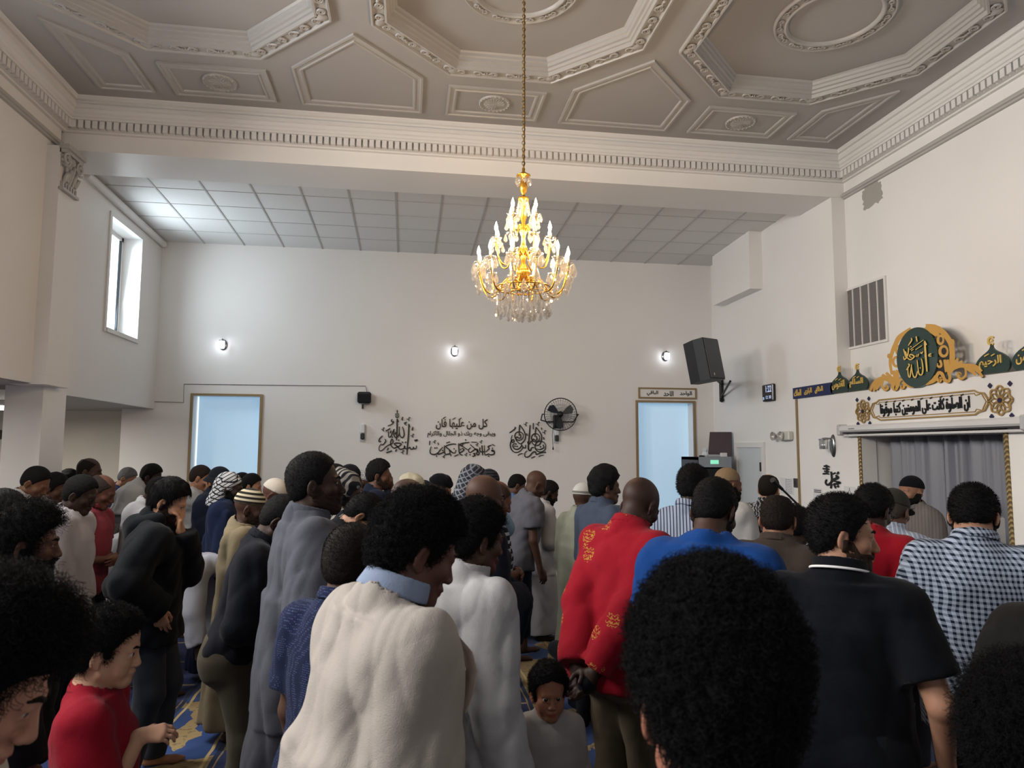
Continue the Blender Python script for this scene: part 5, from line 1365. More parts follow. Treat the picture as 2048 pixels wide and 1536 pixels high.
# return-air grille, sconce, notices
e = thing('air_grille', 'tall grey return-air grille with five louvred panels high on the right wall', 'vent', (XRM, 6.395, 2.95))
m = MB()
for lo, hi in (((-.02, 0, .025), (0, .025, .655)), ((-.02, .645, .025), (0, .67, .655)), ((-.02, 0, 0), (0, .67, .025)), ((-.02, 0, .655), (0, .67, .68))): m.box(lo, hi)
for k in range(1, 5): m.box((-.018, .134 * k - .006, .025), (-.004, .134 * k + .006, .655))
m.build('frame', TRIMW, e)
m = MB(); m.box((-.006, .02, .02), (-.001, .65, .66)); 
for k in range(40): m._add([(-.008, .02, .025 + k * .0157), (-.008, .65, .025 + k * .0157), (-.002, .65, .034 + k * .0157), (-.002, .02, .034 + k * .0157)], [(0, 1, 2, 3)])
m.build('louvres', plain('grey louvres', '6f6c6c', .5), e)
CHROME = plain('brushed chrome', '8a8d90', .22, .9, .5)
c = on_right(1667, 888); e = thing('wall_sconce', 'unlit chrome wall lamp with clear glass cup, left of the niche', 'lamp', (XP, c[1], c[2]))
m = MB(); m.lathe([(.001, .03), (.04, .026), (.055, .012), (.058, 0)], (0, 0, 0), 20, M=lambda p: V(-p[2], p[0] * .8, p[1] * 2.2 - .02)); m.build('backplate', CHROME, e)
m = MB(); m.tube([(-.02, 0, .06), (-.10, 0, .062), (-.13, 0, .058)], .009, 8); m.lathe([(.05, 0), (.052, .008), (.02, .014), (.001, .016)], (-.12, 0, .045), 18); m.build('arm', CHROME, e)
def clear_glass():
    t = NT('clear glass'); tr = t.n('ShaderNodeBsdfTransparent'); gl = t.n('ShaderNodeBsdfGlossy'); gl.inputs['Roughness'].default_value = .05; mx = t.n('ShaderNodeMixShader'); fr = t.n('ShaderNodeLayerWeight'); fr.inputs[0].default_value = .35
    t.l(t.math('ADD', t.math('MULTIPLY', fr.outputs['Facing'], .6), .30), mx.inputs[0]); t.l(tr.outputs[0], mx.inputs[1]); t.l(gl.outputs[0], mx.inputs[2]); t.l(mx.outputs[0], t.t.nodes['Material Output'].inputs[0]); return t.m
GLASS = clear_glass()
m = MB(); m.lathe([(.046, 0), (.044, -.05), (.043, -.10), (.040, -.102), (.040, -.05), (.042, 0)], (-.12, 0, .045), 18, lob=.03, nl=9); m.build('glass_cup', GLASS, e)
PAPER = plain('white paper', 'cfd0d2', .7)
INKL = plain('printed ink', '5c5c66', .7)
def notice(px0, py0, px1, py1, X, label, art):
    a = on_right(px0, py0, X=X); b = on_right(px1, py1, X=X)
    e = thing('paper_notice', label, 'notice', (X - .001, (a[1] + b[1]) / 2, (a[2] + b[2]) / 2)); w2, h2 = abs(a[1] - b[1]) / 2, abs(a[2] - b[2]) / 2
    M_ = lambda q: V(-q[2], -q[0], q[1]); m = MB(); m.prism([(-w2, -h2), (w2, -h2), (w2, h2), (-w2, h2)], M_, 0, .002); m.build('sheet', PAPER, e)
    m = MB(); art(m, M_, w2, h2); m.build('print', INKL, e)
def art_a(m, M_, w, h):
    for v in (.82, .66): m.stroke([(-.8 * w, v * h), (.8 * w, v * h)], .012, M_, .002, .003)
    m.stroke(ring((0, -.1 * h), .55 * w, .42 * h), .010, M_, .002, .003); m.stroke(smooth_line([(-.2 * w, .1 * h), (.1 * w, 0), (-.1 * w, -.2 * h), (.2 * w, -.35 * h)]), .012, M_, .002, .003)
def art_b(m, M_, w, h):
    m.stroke([(-.4 * w, -.4 * h), (-.4 * w, .15 * h), (0, .6 * h), (.4 * w, .15 * h), (.4 * w, -.4 * h), (-.4 * w, -.4 * h)], .008, M_, .002, .003); m.stroke([(0, .6 * h), (0, .85 * h)], .008, M_, .002, .003)
def art_c(m, M_, w, h):
    for k in range(9): m.stroke([(-.1 * w, (.8 - .2 * k) * h), (.8 * w, (.8 - .2 * k) * h)], .004, M_, .002, .003)
    m.stroke([(-.1 * w, -.9 * h), (-.1 * w, .9 * h)], .004, M_, .002, .003)
notice(1627, 976, 1646, 1022, XP, 'white paper notice with two dark lines and an oval drawing, below the small calligraphy', art_a)
notice(1688, 972, 1712, 1010, XP, 'white paper notice with a house-shaped outline next to the niche frame', art_b)
notice(1560, 955, 1588, 990, XR, 'white paper timetable between the door and the gold upright', art_c)
c = on_right(1594, 966, X=XR); e = thing('light_switch', 'small dark wall switch beside the gold upright', 'switch', (XR - .001, c[1] + .02, c[2]))
m = MB(); m.bbox((-.012, -.04, -.055), (0, .04, .055), .004); m.build('plate', plain('dark plate', '3a3a3e', .4), e)
m = MB(); m.bbox((-.018, -.012, -.025), (-.010, .012, .025), .003); m.build('rocker', plain('dark rocker', '26262a', .4), e)

# door of the far bay
e = tag(bpy.data.objects.new('door_1', None), kind='structure'); C.objects.link(e); e.location = (XR, 8.72, 0)
m = MB(); m.box((-.012, 0, 0), (0, .70, 1.875)); m.build('door_panel', plain('white door paint', 'c4cacf', .4, 0, .4), e)
m = MB()
for lo, hi in (((-.03, -.07, 0), (0, 0, 1.945)), ((-.03, .70, 0), (0, .77, 1.945)), ((-.03, 0, 1.875), (0, .70, 1.945))): m.box(lo, hi)
m.build('door_frame', TRIMW, e)
m = MB(); m.bbox((-.035, .02, 1.56), (-.012, .045, 1.68), .004); m.build('door_closer', BLACKP, e)
m = MB(); m.tube([(-.012, .06, .98), (-.06, .06, .98), (-.06, .16, .98)], .009, 8); m.build('door_handle', CHROME, e)

# digital clock
c0 = on_right(1530, 772, X=XR); c1 = on_right(1553, 798, X=XR)
e = thing('digital_clock', 'square black digital clock on the right wall, left of blue banner', 'clock', (XR, (c0[1] + c1[1]) / 2, (c0[2] + c1[2]) / 2))
m = MB(); m.bbox((-.05, -.135, -.115), (0, .135, .105), .012); m.build('case', plain('black gloss case', '0e1018', .2, 0, .5), e)
m = MB(); Mq = lambda q: V(-q[2], -q[0], q[1]); LED = glow('white blue display', 'b8c8f0', .5)
letters(m, '1:22', (-.03, .0, .11, .085), Mq, .051, .053, .01, False); letters(m, '24', (-.115, -.095, -.075, -.055), Mq, .051, .053, .0, False); letters(m, '12 30', (-.03, -.085, .10, -.045), Mq, .051, .053, .0, False); m.build('digits', LED, e)

# emergency light
c = on_right(1570, 872, X=XR); e = thing('emergency_light', 'white two-headed emergency light beside the gold upright', 'light', (XR, c[1], c[2]))
m = MB(); m.bbox((-.07, -.20, -.055), (0, .06, .055), .012); m.build('housing', plain('ivory plastic', 'c4c4bd', .4, 0, .4), e)
for y in (.13, -.06):
    m = MB(); m.lathe([(.055, 0), (.05, .03), (.03, .05), (.001, .055)], (0, 0, 0), 16, M=lambda p, y=y: V(-.10 + p[2] * .8, y + p[0], p[1])); m.tube([(-.03, y * .7, 0), (-.07, y, 0)], .015, 8); m.build('lamp_head', plain('silver reflector', 'b9b6b4', .3, .3, .5), e)

# loudspeaker on its bracket
e = thing('loudspeaker', 'large black loudspeaker hung on a bracket beside the right-hand window', 'speaker', (0, 0, 0))
sc_ = CAM + ray(1405, 723) * 8.95; Rz_ = rotz(math.radians(38)) @ rotx(math.radians(-9)) @ roty(math.radians(-3))
M_ = lambda p: V(*sc_) + Rz_ @ V(*p)
trap = [(-.20, -.16), (.20, -.16), (.20, -.02), (.10, .17), (-.10, .17), (-.20, -.02)]
m = MB(); m.prism(trap, lambda q: M_((q[0], q[1], q[2])), -.265, .265); m.build('cabinet', plain('black cabinet', '1b1d22', .5, 0, .4, .1, .1, 80), e)
def grille_mat():
    t = NT('perforated grille'); v = t.n('ShaderNodeTexVoronoi'); v.inputs['Scale'].default_value = 110; v.inputs['Randomness'].default_value = 0; t.l(t.co(), v.inputs['Vector'])
    t.col(t.mix(t.math('LESS_THAN', v.outputs['Distance'], .3), rgb('2e3238'), rgb('0c0d10'))); t.set(.35, .3, .5); return t.m
m = MB(); m.box((-.185, -.172, -.25), (.185, -.158, .25), M_); m.build('grille', grille_mat(), e)
m = MB(); m.box((-.10, -.176, -.222), (-.085, -.172, -.19), M_); m.build('badge', plain('white badge', 'd8d8d8', .5), e)
m = MB(); nrm_ = lambda p: M_((.201 if False else p[0], p[1], p[2])); m.box((.2005, -.13, -.03), (.204, -.06, .13), M_); m.build('terminal_plate', plain('matt black plate', '121318', .6), e)
m = MB(); m.box((.204, -.115, .03), (.206, -.075, .042), M_); m.build('name_plate', plain('pale print', '9a9ca2', .5), e)
pw = on_right(1446, 775, X=XR)
m = MB(); m.bbox((XR - .05, pw[1] - .03, 2.56), (XR - .005, pw[1] + .03, 2.99), .006); m.tube([(XR - .028, pw[1], 2.985), (XR - .028, pw[1], 3.02)], .035, 10); m.tube([(XR - .035, pw[1] - .01, 2.57), (XR - .035, pw[1] - .04, 2.59)], .03, 10); m.build('wall_post', BLACKP, e)
bs = M_((0, 0, -.29))
m = MB(); m.tube([(XR - .03, pw[1], 2.83), (bs[0], bs[1], 2.83), (bs[0], bs[1], bs[2] + .03)], .018, 10); m.tube([(XR - .03, pw[1], 2.63), (XR - .2, pw[1] - (pw[1] - bs[1]) * .45, 2.80)], .016, 8); m.build('bracket_arm', BLACKP, e)
m = MB(); m.tube([M_((.1, .16, -.18)), (XR - .12, pw[1] - .05, 2.90), (XR - .02, pw[1], 2.93)], .005, 6); m.build('cable', BLACKP, e)

# small loudspeaker with its cable, fan, dispensers, lit wall lamps
e = thing('small_loudspeaker', 'small black loudspeaker on the far wall right of left-hand window', 'speaker', (-.606, YF, 2.553))
m = MB(); m.bbox((-.095, -.16, -.075), (.095, -.02, .085), .02); m.build('cabinet', plain('charcoal plastic', '23252a', .5), e)
m = MB(); m.box((-.085, -.165, -.06), (.085, -.158, .05)); m.build('grille', plain('dark cloth grille', '141519', .8), e)
m = MB(); m.box((-.02, -.05, -.02), (.02, 0, .02)); m.bbox((-.035, -.05, -.15), (-.01, -.01, -.085), .004); m.build('mount', BLACKP, e)
cab = [on_far(300, 803, .006), on_far(367, 805, .006), on_far(368, 768, .006), on_far(450, 769, .006), on_far(600, 771, .006), on_far(731, 772, .006), on_far(734, 785, .006)]
m = MB(); m.tube(cab, .0045, 5); tag(m.build('speaker_cable', plain('grey cable', '6c6c72', .6)), 'thin grey cable running along the far wall to the small loudspeaker', 'cable')
e = thing('wall_fan', 'round black wall fan with wire cage and pull cord', 'fan', (2.2, YF, 2.345))
fc = V(0, -.26, 0); FM = lambda p: fc + rotz(math.radians(-8)) @ rotx(math.radians(6)) @ V(*p)
FANB = plain('black wire', '17191f', .4, .3, .5)
m = MB()
for r, y in ((.235, 0), (.20, -.05), (.15, -.07), (.10, -.08), (.05, -.085), (.225, .05), (.13, .075)): m.tube([FM((r * math.cos(a), y, r * math.sin(a))) for a in np.linspace(0, 2 * PI, 41)[:-1]], .0068 if r > .23 else .0014, 5, True)
for k in range(36):
    a = k * 2 * PI / 36; m.tube([FM((r * math.cos(a), y, r * math.sin(a))) for r, y in ((.04, -.085), (.12, -.077), (.19, -.055), (.235, 0), (.22, .055), (.12, .078), (.06, .08))], .0013, 4)
m.build('cage', FANB, e)
for k in range(3):
    a0 = math.radians(28 + 120 * k); m = MB(); pts = [(.03, -.25), (.10, -.42), (.17, -.40), (.205, -.10), (.20, .28), (.13, .36), (.05, .3)]
    vs_ = [FM((r * math.cos(a0 + a), -.012 + .07 * a * r / .2 + .02, r * math.sin(a0 + a))) for r, a in pts]; vs2 = [v + V(0, .004, 0) for v in vs_]; n = len(pts)
    m._add(list(vs_) + list(vs2), [tuple(range(n)), tuple(range(n, 2 * n))[::-1]] + [(i, (i + 1) % n, n + (i + 1) % n, n + i) for i in range(n)]); m.build('blade', plain('dark grey blade', '2e323c', .35, 0, .5), e)
m = MB(); m.lathe([(.001, -.04), (.035, -.036), (.045, 0), (.045, .08), (.03, .11), (.001, .115)], (0, 0, 0), 18, M=lambda p: FM((p[0], p[2], p[1]))); m.build('motor', BLACKP, e)
m = MB(); m.tube([FM((.238, 0, 0)), FM((.262, .03, 0)), FM((.2, .14, -.12)), (0, -.06, -.1)], .010, 6); m.tube([FM((-.238, 0, 0)), FM((-.262, .03, 0)), FM((-.28, .08, -.09)), FM((-.18, .15, -.12)), (0, -.06, -.1)], .010, 6); m.bbox((-.06, -.08, -.2), (.06, 0, .0), .01); m.build('bracket', BLACKP, e)
c = on_far(1102, 870) - V(2.2, YF, 2.345); m = MB(); m.tube([(c[0] + .04, -.14, -.12), (c[0] + .01, -.10, -.2), (c[0], -.10, -.3), (c[0] + .01, -.10, -.47)], .004, 5); m.lathe([(.001, .05), (.009, .03), (.012, 0), (.001, -.005)], (c[0] + .01, -.10, -.51), 8); m.build('pull_cord', BLACKP, e)
for k, (px, lab) in enumerate(((725.5, 'white wall dispenser with dark tank, left of the tall-stroke calligraphy'), (1112.5, 'white wall dispenser with dark tank under the wall fan'))):
    c = on_far(px, 864 if k == 0 else 868); e = thing('soap_dispenser', lab, 'dispenser', (c[0], YF, c[2]), 0, 'wall dispensers')
    m = MB(); m.bbox((-.032, -.07, -.02), (.032, 0, .115), .012); m.build('cover', plain('white plastic', 'd6dade', .35, 0, .5), e)
    m = MB(); m.bbox((-.028, -.065, -.105), (.028, -.005, -.02), .012); m.build('tank', plain('smoky tank', '34373a', .25), e)
    m = MB(); m.box((-.036, -.012, -.14), (.036, 0, .10)); m.build('backplate', plain('clear backplate', 'b6bbc0', .3), e)
LAMPG = glow('lit frosted glass', 'f2f6ff', 7.0)
for px, py, lab in ((447, 690, 'lit wall lamp nearest the high side window'), (909, 703, 'lit wall lamp above the middle calligraphy'), (1330, 713, 'lit wall lamp beside the large loudspeaker')):
    c = on_far(px, py); e = thing('wall_lamp', 'chrome ' + lab + ' on far wall', 'lamp', (c[0], YF, c[2]), 0, 'lit lamps on the far wall')
    m = MB(); m.lathe([(.001, .02), (.05, .018), (.056, .008), (.058, 0)], (0, 0, 0), 24, M=lambda p: V(p[0], -p[2], p[1] * 1.35)); m.build('backplate', CHROME, e)
    m = MB(); m.tube([(0, -.01, .07), (0, -.07, .075), (0, -.085, .05)], .008, 8); m.lathe([(.038, 0), (.04, .012), (.001, .018)], (0, -.085, .045), 16); m.build('arm', CHROME, e)
    m = MB(); m.lathe([(.001, -.105), (.030, -.10), (.037, -.08), (.036, 0), (.001, .001)], (0, -.085, .042), 18); m.build('glass_shade', LAMPG, e)

# rack cupboard with things on top, board behind it
WOOD = plain('dark wood veneer', '3a2a28', .4, 0, .4, .05, .25, 30)
e = thing('rack_cupboard', 'dark wood equipment cupboard in the corner by the right-hand window', 'cupboard', (4.02, 9.30, 0))
m = MB(); m.box((0, 0, 0), (.02, .62, 1.74)); m.box((.46, 0, 0), (.48, .62, 1.74)); m.box((0, .60, 0), (.48, .62, 1.74)); m.box((0, 0, 1.70), (.48, .62, 1.74)); m.box((0, 0, 0), (.48, .62, .1)); m.build('case', WOOD, e)
m = MB(); m.box((.0, -.006, 1.60), (.48, .02, 1.742)); m.box((.44, -.006, .1), (.48, .02, 1.60)); m.build('face_frame', plain('grey aluminium', '8c949c', .35, .3, .5), e)
m = MB(); m.box((.02, .03, 1.1), (.44, .5, 1.58)); m.build('amplifier', plain('black rack gear', '101114', .4), e)
m = MB(); m.box((.02, .03, .12), (.44, .5, 1.08)); m.build('shelf_unit', plain('black rack gear', '101114', .4), e)
m = MB(); m.box((.17, -.010, 1.645), (.29, -.005, 1.70)); m.build('display', glow('green display', '7fd0b0', .8), e)
e = thing('leaning_board', 'dark board leaning on right wall on top of the equipment cupboard', 'board', (0, 0, 0))
m = MB(); m._add([(4.30, 9.62, 1.745), (4.62, 9.50, 1.745), (4.64, 9.55, 2.10), (4.36, 9.67, 2.10), (4.31, 9.645, 1.745), (4.63, 9.525, 1.745), (4.65, 9.575, 2.10), (4.37, 9.695, 2.10)], [(0, 1, 2, 3), (4, 7, 6, 5), (0, 4, 5, 1), (1, 5, 6, 2), (2, 6, 7, 3), (3, 7, 4, 0)]); m.build('board', plain('dark plum laminate', '40343c', .35, 0, .4), e)
m = MB(); m.bbox((4.20, 9.36, 1.742), (4.46, 9.56, 1.775), .004); e2 = tag(m.build('flat_box', plain('grey flat box', 'a8aaae', .5)), 'flat pale grey box on top of the equipment cupboard', 'box')
m = MB(); m.bbox((4.36, 9.31, 1.742), (4.45, 9.355, 1.80), .006); tag(m.build('small_carton', plain('white carton', 'd0d2d4', .6)), 'small white carton at the cupboard edge below the leaning board', 'carton')
m = MB()
random.seed(5); RB = .195
m._add([(4.17 + .05 * math.cos(a) * r, 9.42 + .05 * math.sin(a) * r, 1.742 + h) for r, h in ((1, 0), (1.1, .03), (.7, .07), (.9, .10), (.25, .13)) for a in np.linspace(0, 2 * PI, 9)[:-1]], [(i * 8 + k, i * 8 + (k + 1) % 8, (i + 1) * 8 + (k + 1) % 8, (i + 1) * 8 + k) for i in range(4) for k in range(8)] + [tuple(range(32, 40))])
tag(m.build('plastic_bag', plain('crumpled clear plastic', 'c6ced4', .2, 0, .6)), 'crumpled clear plastic bag on top of the equipment cupboard', 'bag')
m = MB(); m.tube([(4.06, 9.36, 1.752), (4.10, 9.38, 1.756), (4.13, 9.35, 1.752)], .012, 6); tag(m.build('cable_coil', BLACKP), 'small dark cable bundle at the left end of cupboard top', 'cable')

# things in the side aisle
e = thing('tube_light', 'glowing white tube light under the side aisle ceiling', 'light', (-4.75, 8.6, 2.30))
m = MB(); m.bbox((-.30, -.06, -.0), (.38, .06, .066), .01); m.build('housing', TRIMW, e)
m = MB(); m.bbox((-.29, -.055, -.045), (.37, .055, .0), .02); m.build('diffuser', glow('lit diffuser', 'fff6e8', 4.5), e)
m = MB(); 
for k in range(12): m.stroke([(-.12 + .02 * k, -.06), (-.06 + .014 * k, .06)], .008, lambda q: V(q[0], -q[2], q[1]), 0, .02)
m.prism([(-.14, -.09), (.10, -.02), (.12, .05), (-.10, .08)], lambda q: V(q[0], -q[2], q[1]), 0, .01)
o = m.build('wall_ornament', plain('dark lattice', '55554e', .5)); o.location = (-5.66, 10.899, 2.01); tag(o, 'small grey lattice ornament on the wall of the side aisle', 'ornament')
m = MB(); m.bbox((-.05, -.012, 0), (.05, .012, .018), .003); o = m.build('remote_control', BLACKP); o.location = (-3.50, 9.20, 3.212); tag(o, 'small dark remote lying on the sill of the high side window', 'remote')

# microphone on a boom stand
pa = CAM + ray(1566, 980) * 5.2; pj = CAM + ray(1592, 1012) * 5.3; pe = CAM + ray(1650, 1062) * 5.5
e = thing('microphone_stand', 'black microphone boom stand between the brown-shirted man and the niche', 'stand', (pj[0], pj[1], 0))
L_ = lambda p: V(*p) - V(pj[0], pj[1], 0)
m = MB(); m.tube([L_(pa), L_(pe)], .008, 8); m.build('boom', BLACKP, e)
m = MB(); m.tube([L_(pj), (0, 0, .12)], .011, 8); m.build('pole', BLACKP, e)
m = MB(); m.lathe([(.001, .03), (.024, .02), (.024, -.03), (.001, -.035)], L_(pj), 10); m.build('clutch', BLACKP, e)
d_ = unit(pa - pe); m = MB(); m.tube([L_(pa + d_ * .01), L_(pa + d_ * .10), L_(pa + d_ * .15)], [.012, .014, .022], 10); m.build('microphone', plain('dark mesh', '22242a', .4, .4), e)
for k in range(3):
    a = k * 2.1 + .4; m = MB(); m.tube([(0, 0, .14), (.26 * math.cos(a), .26 * math.sin(a), .012)], .009, 7); m.build('leg', BLACKP, e)
pm = CAM + ray(1993, 1066) * 4.9; e = thing('monitor', 'dark monitor on a stand in front of the niche beside the checked-shirt man', 'monitor', (pm[0], pm[1], 0), math.radians(35))
m = MB(); m.bbox((-.17, -.02, pm[2] - .12), (.17, .02, pm[2] + .10), .01); m.build('screen', plain('dark screen', '10181c', .2, 0, .5), e)
m = MB(); m.tube([(0, .02, pm[2] - .1), (0, .02, .05)], .02, 10); m.build('post', BLACKP, e)
m = MB(); m.lathe([(.001, .05), (.10, .04), (.16, .01), (.16, 0)], (0, .02, 0), 20); m.build('base', BLACKP, e)

# ---------------------------------------------------------------- chandelier
CX, CYY = .80, 4.83
e = thing('chandelier', 'tiered gold chandelier with lit candle bulbs and hanging crystals', 'chandelier', (CX, CYY, 0))
BRASS = plain('polished brass', 'c99a3c', .22, .85, .5)
BULB = glow('candle bulb', 'ffd49c', 330.0)
CANDLE = plain('ivory candle sleeve', 'e8d6ac', .5)
m = MB(); links = []
z = ZC + .12; k = 0
while z > 3.88:
    a = 0 if k % 2 else PI / 2
    m.tube([(.011 * math.cos(t) * math.cos(a), .011 * math.cos(t) * math.sin(a), z - .016 + .017 * math.sin(t)) for t in np.linspace(0, 2 * PI, 9)[:-1]], .0032, 4, True); z -= .0255; k += 1
m.tube([(.004, 0, 3.88), (.009, .004, 4.3), (.004, -.006, 4.8), (0, 0, ZC + .11)], .004, 5); m.build('chain', plain('antique brass chain', '8d6f3a', .35, .7, .5), e)
m = MB(); m.lathe([(.001, ZC + .105), (.06, ZC + .10), (.055, ZC + .085), (.02, ZC + .07), (.001, ZC + .065)], (0, 0, 0), 20); m.build('ceiling_rose', BRASS, e)
m = MB(); m.lathe([(.004, 3.88), (.012, 3.86), (.010, 3.84), (.03, 3.825), (.052, 3.812), (.050, 3.806), (.016, 3.80), (.012, 3.78), (.024, 3.76), (.030, 3.73), (.022, 3.69), (.011, 3.67), (.014, 3.655), (.038, 3.645), (.040, 3.63), (.014, 3.61), (.012, 3.58), (.018, 3.54), (.024, 3.50), (.012, 3.46), (.022, 3.43), (.03, 3.40), (.014, 3.36), (.016, 3.30), (.034, 3.27), (.020, 3.22), (.018, 3.16), (.045, 3.12), (.055, 3.09), (.03, 3.05), (.02, 3.02), (.04, 2.99), (.05, 2.975), (.02, 2.955), (.001, 2.945)], (0, 0, 0), 20); m.build('column', BRASS, e)
def crystal_mat():
    t = NT('cut crystal'); tr = t.n('ShaderNodeBsdfTransparent'); gl = t.n('ShaderNodeBsdfGlossy'); gl.inputs['Roughness'].default_value = .08; tl = t.n('ShaderNodeBsdfTranslucent'); tl.inputs[0].default_value = (.9, .88, .84, 1)
    m1 = t.n('ShaderNodeMixShader'); m1.inputs[0].default_value = .32; t.l(gl.outputs[0], m1.inputs[1]); t.l(tl.outputs[0], m1.inputs[2])
    m2 = t.n('ShaderNodeMixShader'); m2.inputs[0].default_value = .46; t.l(tr.outputs[0], m2.inputs[1]); t.l(m1.outputs[0], m2.inputs[2]); t.l(m2.outputs[0], t.t.nodes['Material Output'].inputs[0]); return t.m
CRYST = crystal_mat()
def crystal_mesh(s):
    b = MB(); b.lathe([(.0005, 0), (.004 * s, -.006 * s), (.012 * s, -.030 * s), (.014 * s, -.040 * s), (.009 * s, -.052 * s), (.0005, -.060 * s)], (0, 0, 0), 6, smooth=False); o = b.build('x', CRYST); me = o.data; bpy.data.objects.remove(o); return me
CR = crystal_mesh(1.25); CRB = crystal_mesh(1.7); CRS = crystal_mesh(1.0); n_cr = [0]
extra = MB()
def crystal(p, me, par):
    if n_cr[0] < 96:
        n_cr[0] += 1; o = bpy.data.objects.new('crystal_drop', me); C.objects.link(o); o.parent = par; o.location = p; o.rotation_euler = (0, 0, random.random() * 3)
        b = None
    else:
        s_ = {id(CR): 1.25, id(CRB): 1.7, id(CRS): 1.0}[id(me)]; extra.lathe([(.0005, 0), (.004 * s_, -.006 * s_), (.012 * s_, -.030 * s_), (.014 * s_, -.040 * s_), (.009 * s_, -.052 * s_), (.0005, -.060 * s_)], p, 6, smooth=False)
for t_, (n, R, zb, z_hub, ph) in enumerate(((4, .115, 3.485, 3.42, .7), (8, .205, 3.315, 3.22, .2), (12, .325, 3.135, 3.03, .12))):
    for k in range(n):
        a = ph + k * 2 * PI / n; ca, sa = math.cos(a), math.sin(a); dip = z_hub - .05 - .02 * t_
        P3 = lambda r, z: (r * ca, r * sa, z)
        m = MB(); m.tube([P3(*q) for q in smooth_line([(.02, z_hub), (R * .35, z_hub + .02), (R * .62, dip + .0), (R * .85, dip + .015), (R * .99, zb - .05), (R, zb - .012)], 4)], .0058, 6); ar = m.build('arm', BRASS, e)
        m = MB(); m.lathe([(.006, -.014), (.018, -.010), (.034, .004), (.042, .016), (.039, .016), (.018, -.002), (.004, -.004)], P3(R, zb), 16, lob=.06, nl=8); m.build('drip_pan', GLASS, ar)
        m = MB(); m.lathe([(.0085, 0), (.0085, .062), (.001, .063)], P3(R, zb), 8); m.build('candle_sleeve', CANDLE, ar)
        m = MB(); m.lathe([(.006, .062), (.0115, .078), (.0125, .088), (.009, .105), (.004, .120), (.0005, .132)], P3(R, zb), 10); m.build('bulb', BULB, ar)
        for j in range(6 if t_ == 2 else 4):
            b = a + j * 2 * PI / (6 if t_ == 2 else 4) + .3; crystal((R * ca + .039 * math.cos(b), R * sa + .039 * math.sin(b), zb + .008), (CRB if j == 0 else CR) if t_ == 2 else CRS, e)
for k in range(12):
    a = .12 + k * PI / 6; P0 = (.325 * math.cos(a), .325 * math.sin(a), 3.12); P1 = (.325 * math.cos(a), .325 * math.sin(a), 3.05)
    m = MB(); m.tube([P0, P1], .0015, 4); 
    for q in range(5): m.lathe([(.0005, .006), (.006, 0), (.0005, -.006)], (P0[0], P0[1], 3.115 - q * .014), 6, smooth=False)
    m.build('bead_string', CRYST, e); crystal(P1, CRB, e)
    P2 = (.245 * math.cos(a + .26), .245 * math.sin(a + .26), 3.0); crystal(P2, CRB, e)
for k in range(8):
    a = k * PI / 4; crystal((.05 * math.cos(a), .05 * math.sin(a), 3.80), CRS, e)
m = MB(); m.tube([(RB * math.cos(a), RB * math.sin(a), 2.985) for a in np.linspace(0, 2 * PI, 33)[:-1]], .006, 6, True); m.tube([(.09 * math.cos(a), .09 * math.sin(a), 2.955) for a in np.linspace(0, 2 * PI, 25)[:-1]], .005, 6, True)
for k in range(6): m.tube([(.03 * math.cos(k * PI / 3), .03 * math.sin(k * PI / 3), 2.98), (RB * math.cos(k * PI / 3), RB * math.sin(k * PI / 3), 2.985)], .004, 5)
m.build('crystal_ring', BRASS, e)
def beads(p0, p1, n, r=.0062):
    m = MB()
    for i in range(n):
        t = (i + .5) / n; m.lathe([(.0005, r), (r * .8, r * .55), (r, 0), (r * .8, -r * .55), (.0005, -r)], V(*p0) * (1 - t) + V(*p1) * t, 6, smooth=False)
    m.build('bead_string', CRYST, e)
for k in range(28):
    a = k * PI / 14; beads((RB * math.cos(a), RB * math.sin(a), 2.98), ((RB - .01) * math.cos(a), (RB - .01) * math.sin(a), 2.875 + .01 * math.sin(k * 2.3)), 9); crystal(((RB - .01) * math.cos(a), (RB - .01) * math.sin(a), 2.872), CRB if k % 2 else CR, e)
for k in range(10):
    a = k * PI / 5 + .2; beads((.09 * math.cos(a), .09 * math.sin(a), 2.95), (.08 * math.cos(a), .08 * math.sin(a), 2.85), 9); crystal((.08 * math.cos(a), .08 * math.sin(a), 2.85), CRB, e)
for k in range(10):
    a = k * PI / 5; beads((.03 * math.cos(a), .03 * math.sin(a), 3.64), (.05 * math.cos(a), .05 * math.sin(a), 3.52), 10)
m = MB(); m.lathe([(.0005, .022), (.015, .016), (.021, 0), (.015, -.016), (.0005, -.022)], (0, 0, 2.80), 10, smooth=False); m.tube([(0, 0, 2.95), (0, 0, 2.82)], .003, 5); m.build('crystal_ball', CRYST, e)
o = extra.build('crystal_drop_fringe', CRYST, e); o['kind'] = 'stuff'
# ---------------------------------------------------------------- the congregation
WHT = cloth('b3b2b1'); OFFW = cloth('b0aaa2'); NAVY = cloth('1c2338'); BLK = cloth('131419'); GRY = cloth('5c5d66'); DGRY = cloth('34363e')
JEAN = cloth('1d2533'); KHA = cloth('6f6350'); GJEAN = cloth('3b3f47'); DK = cloth('1a1c22')
D1, D2, D3, L1, L2, L3 = '33231c', '402c23', '553c30', '75533f', '98705a', 'b28468'
FOLD = ('fold', 'fold'); DOWN = ('down', 'down'); BEH = ('behind', 'behind')
T = lambda k, m, **g: (k, g, m)
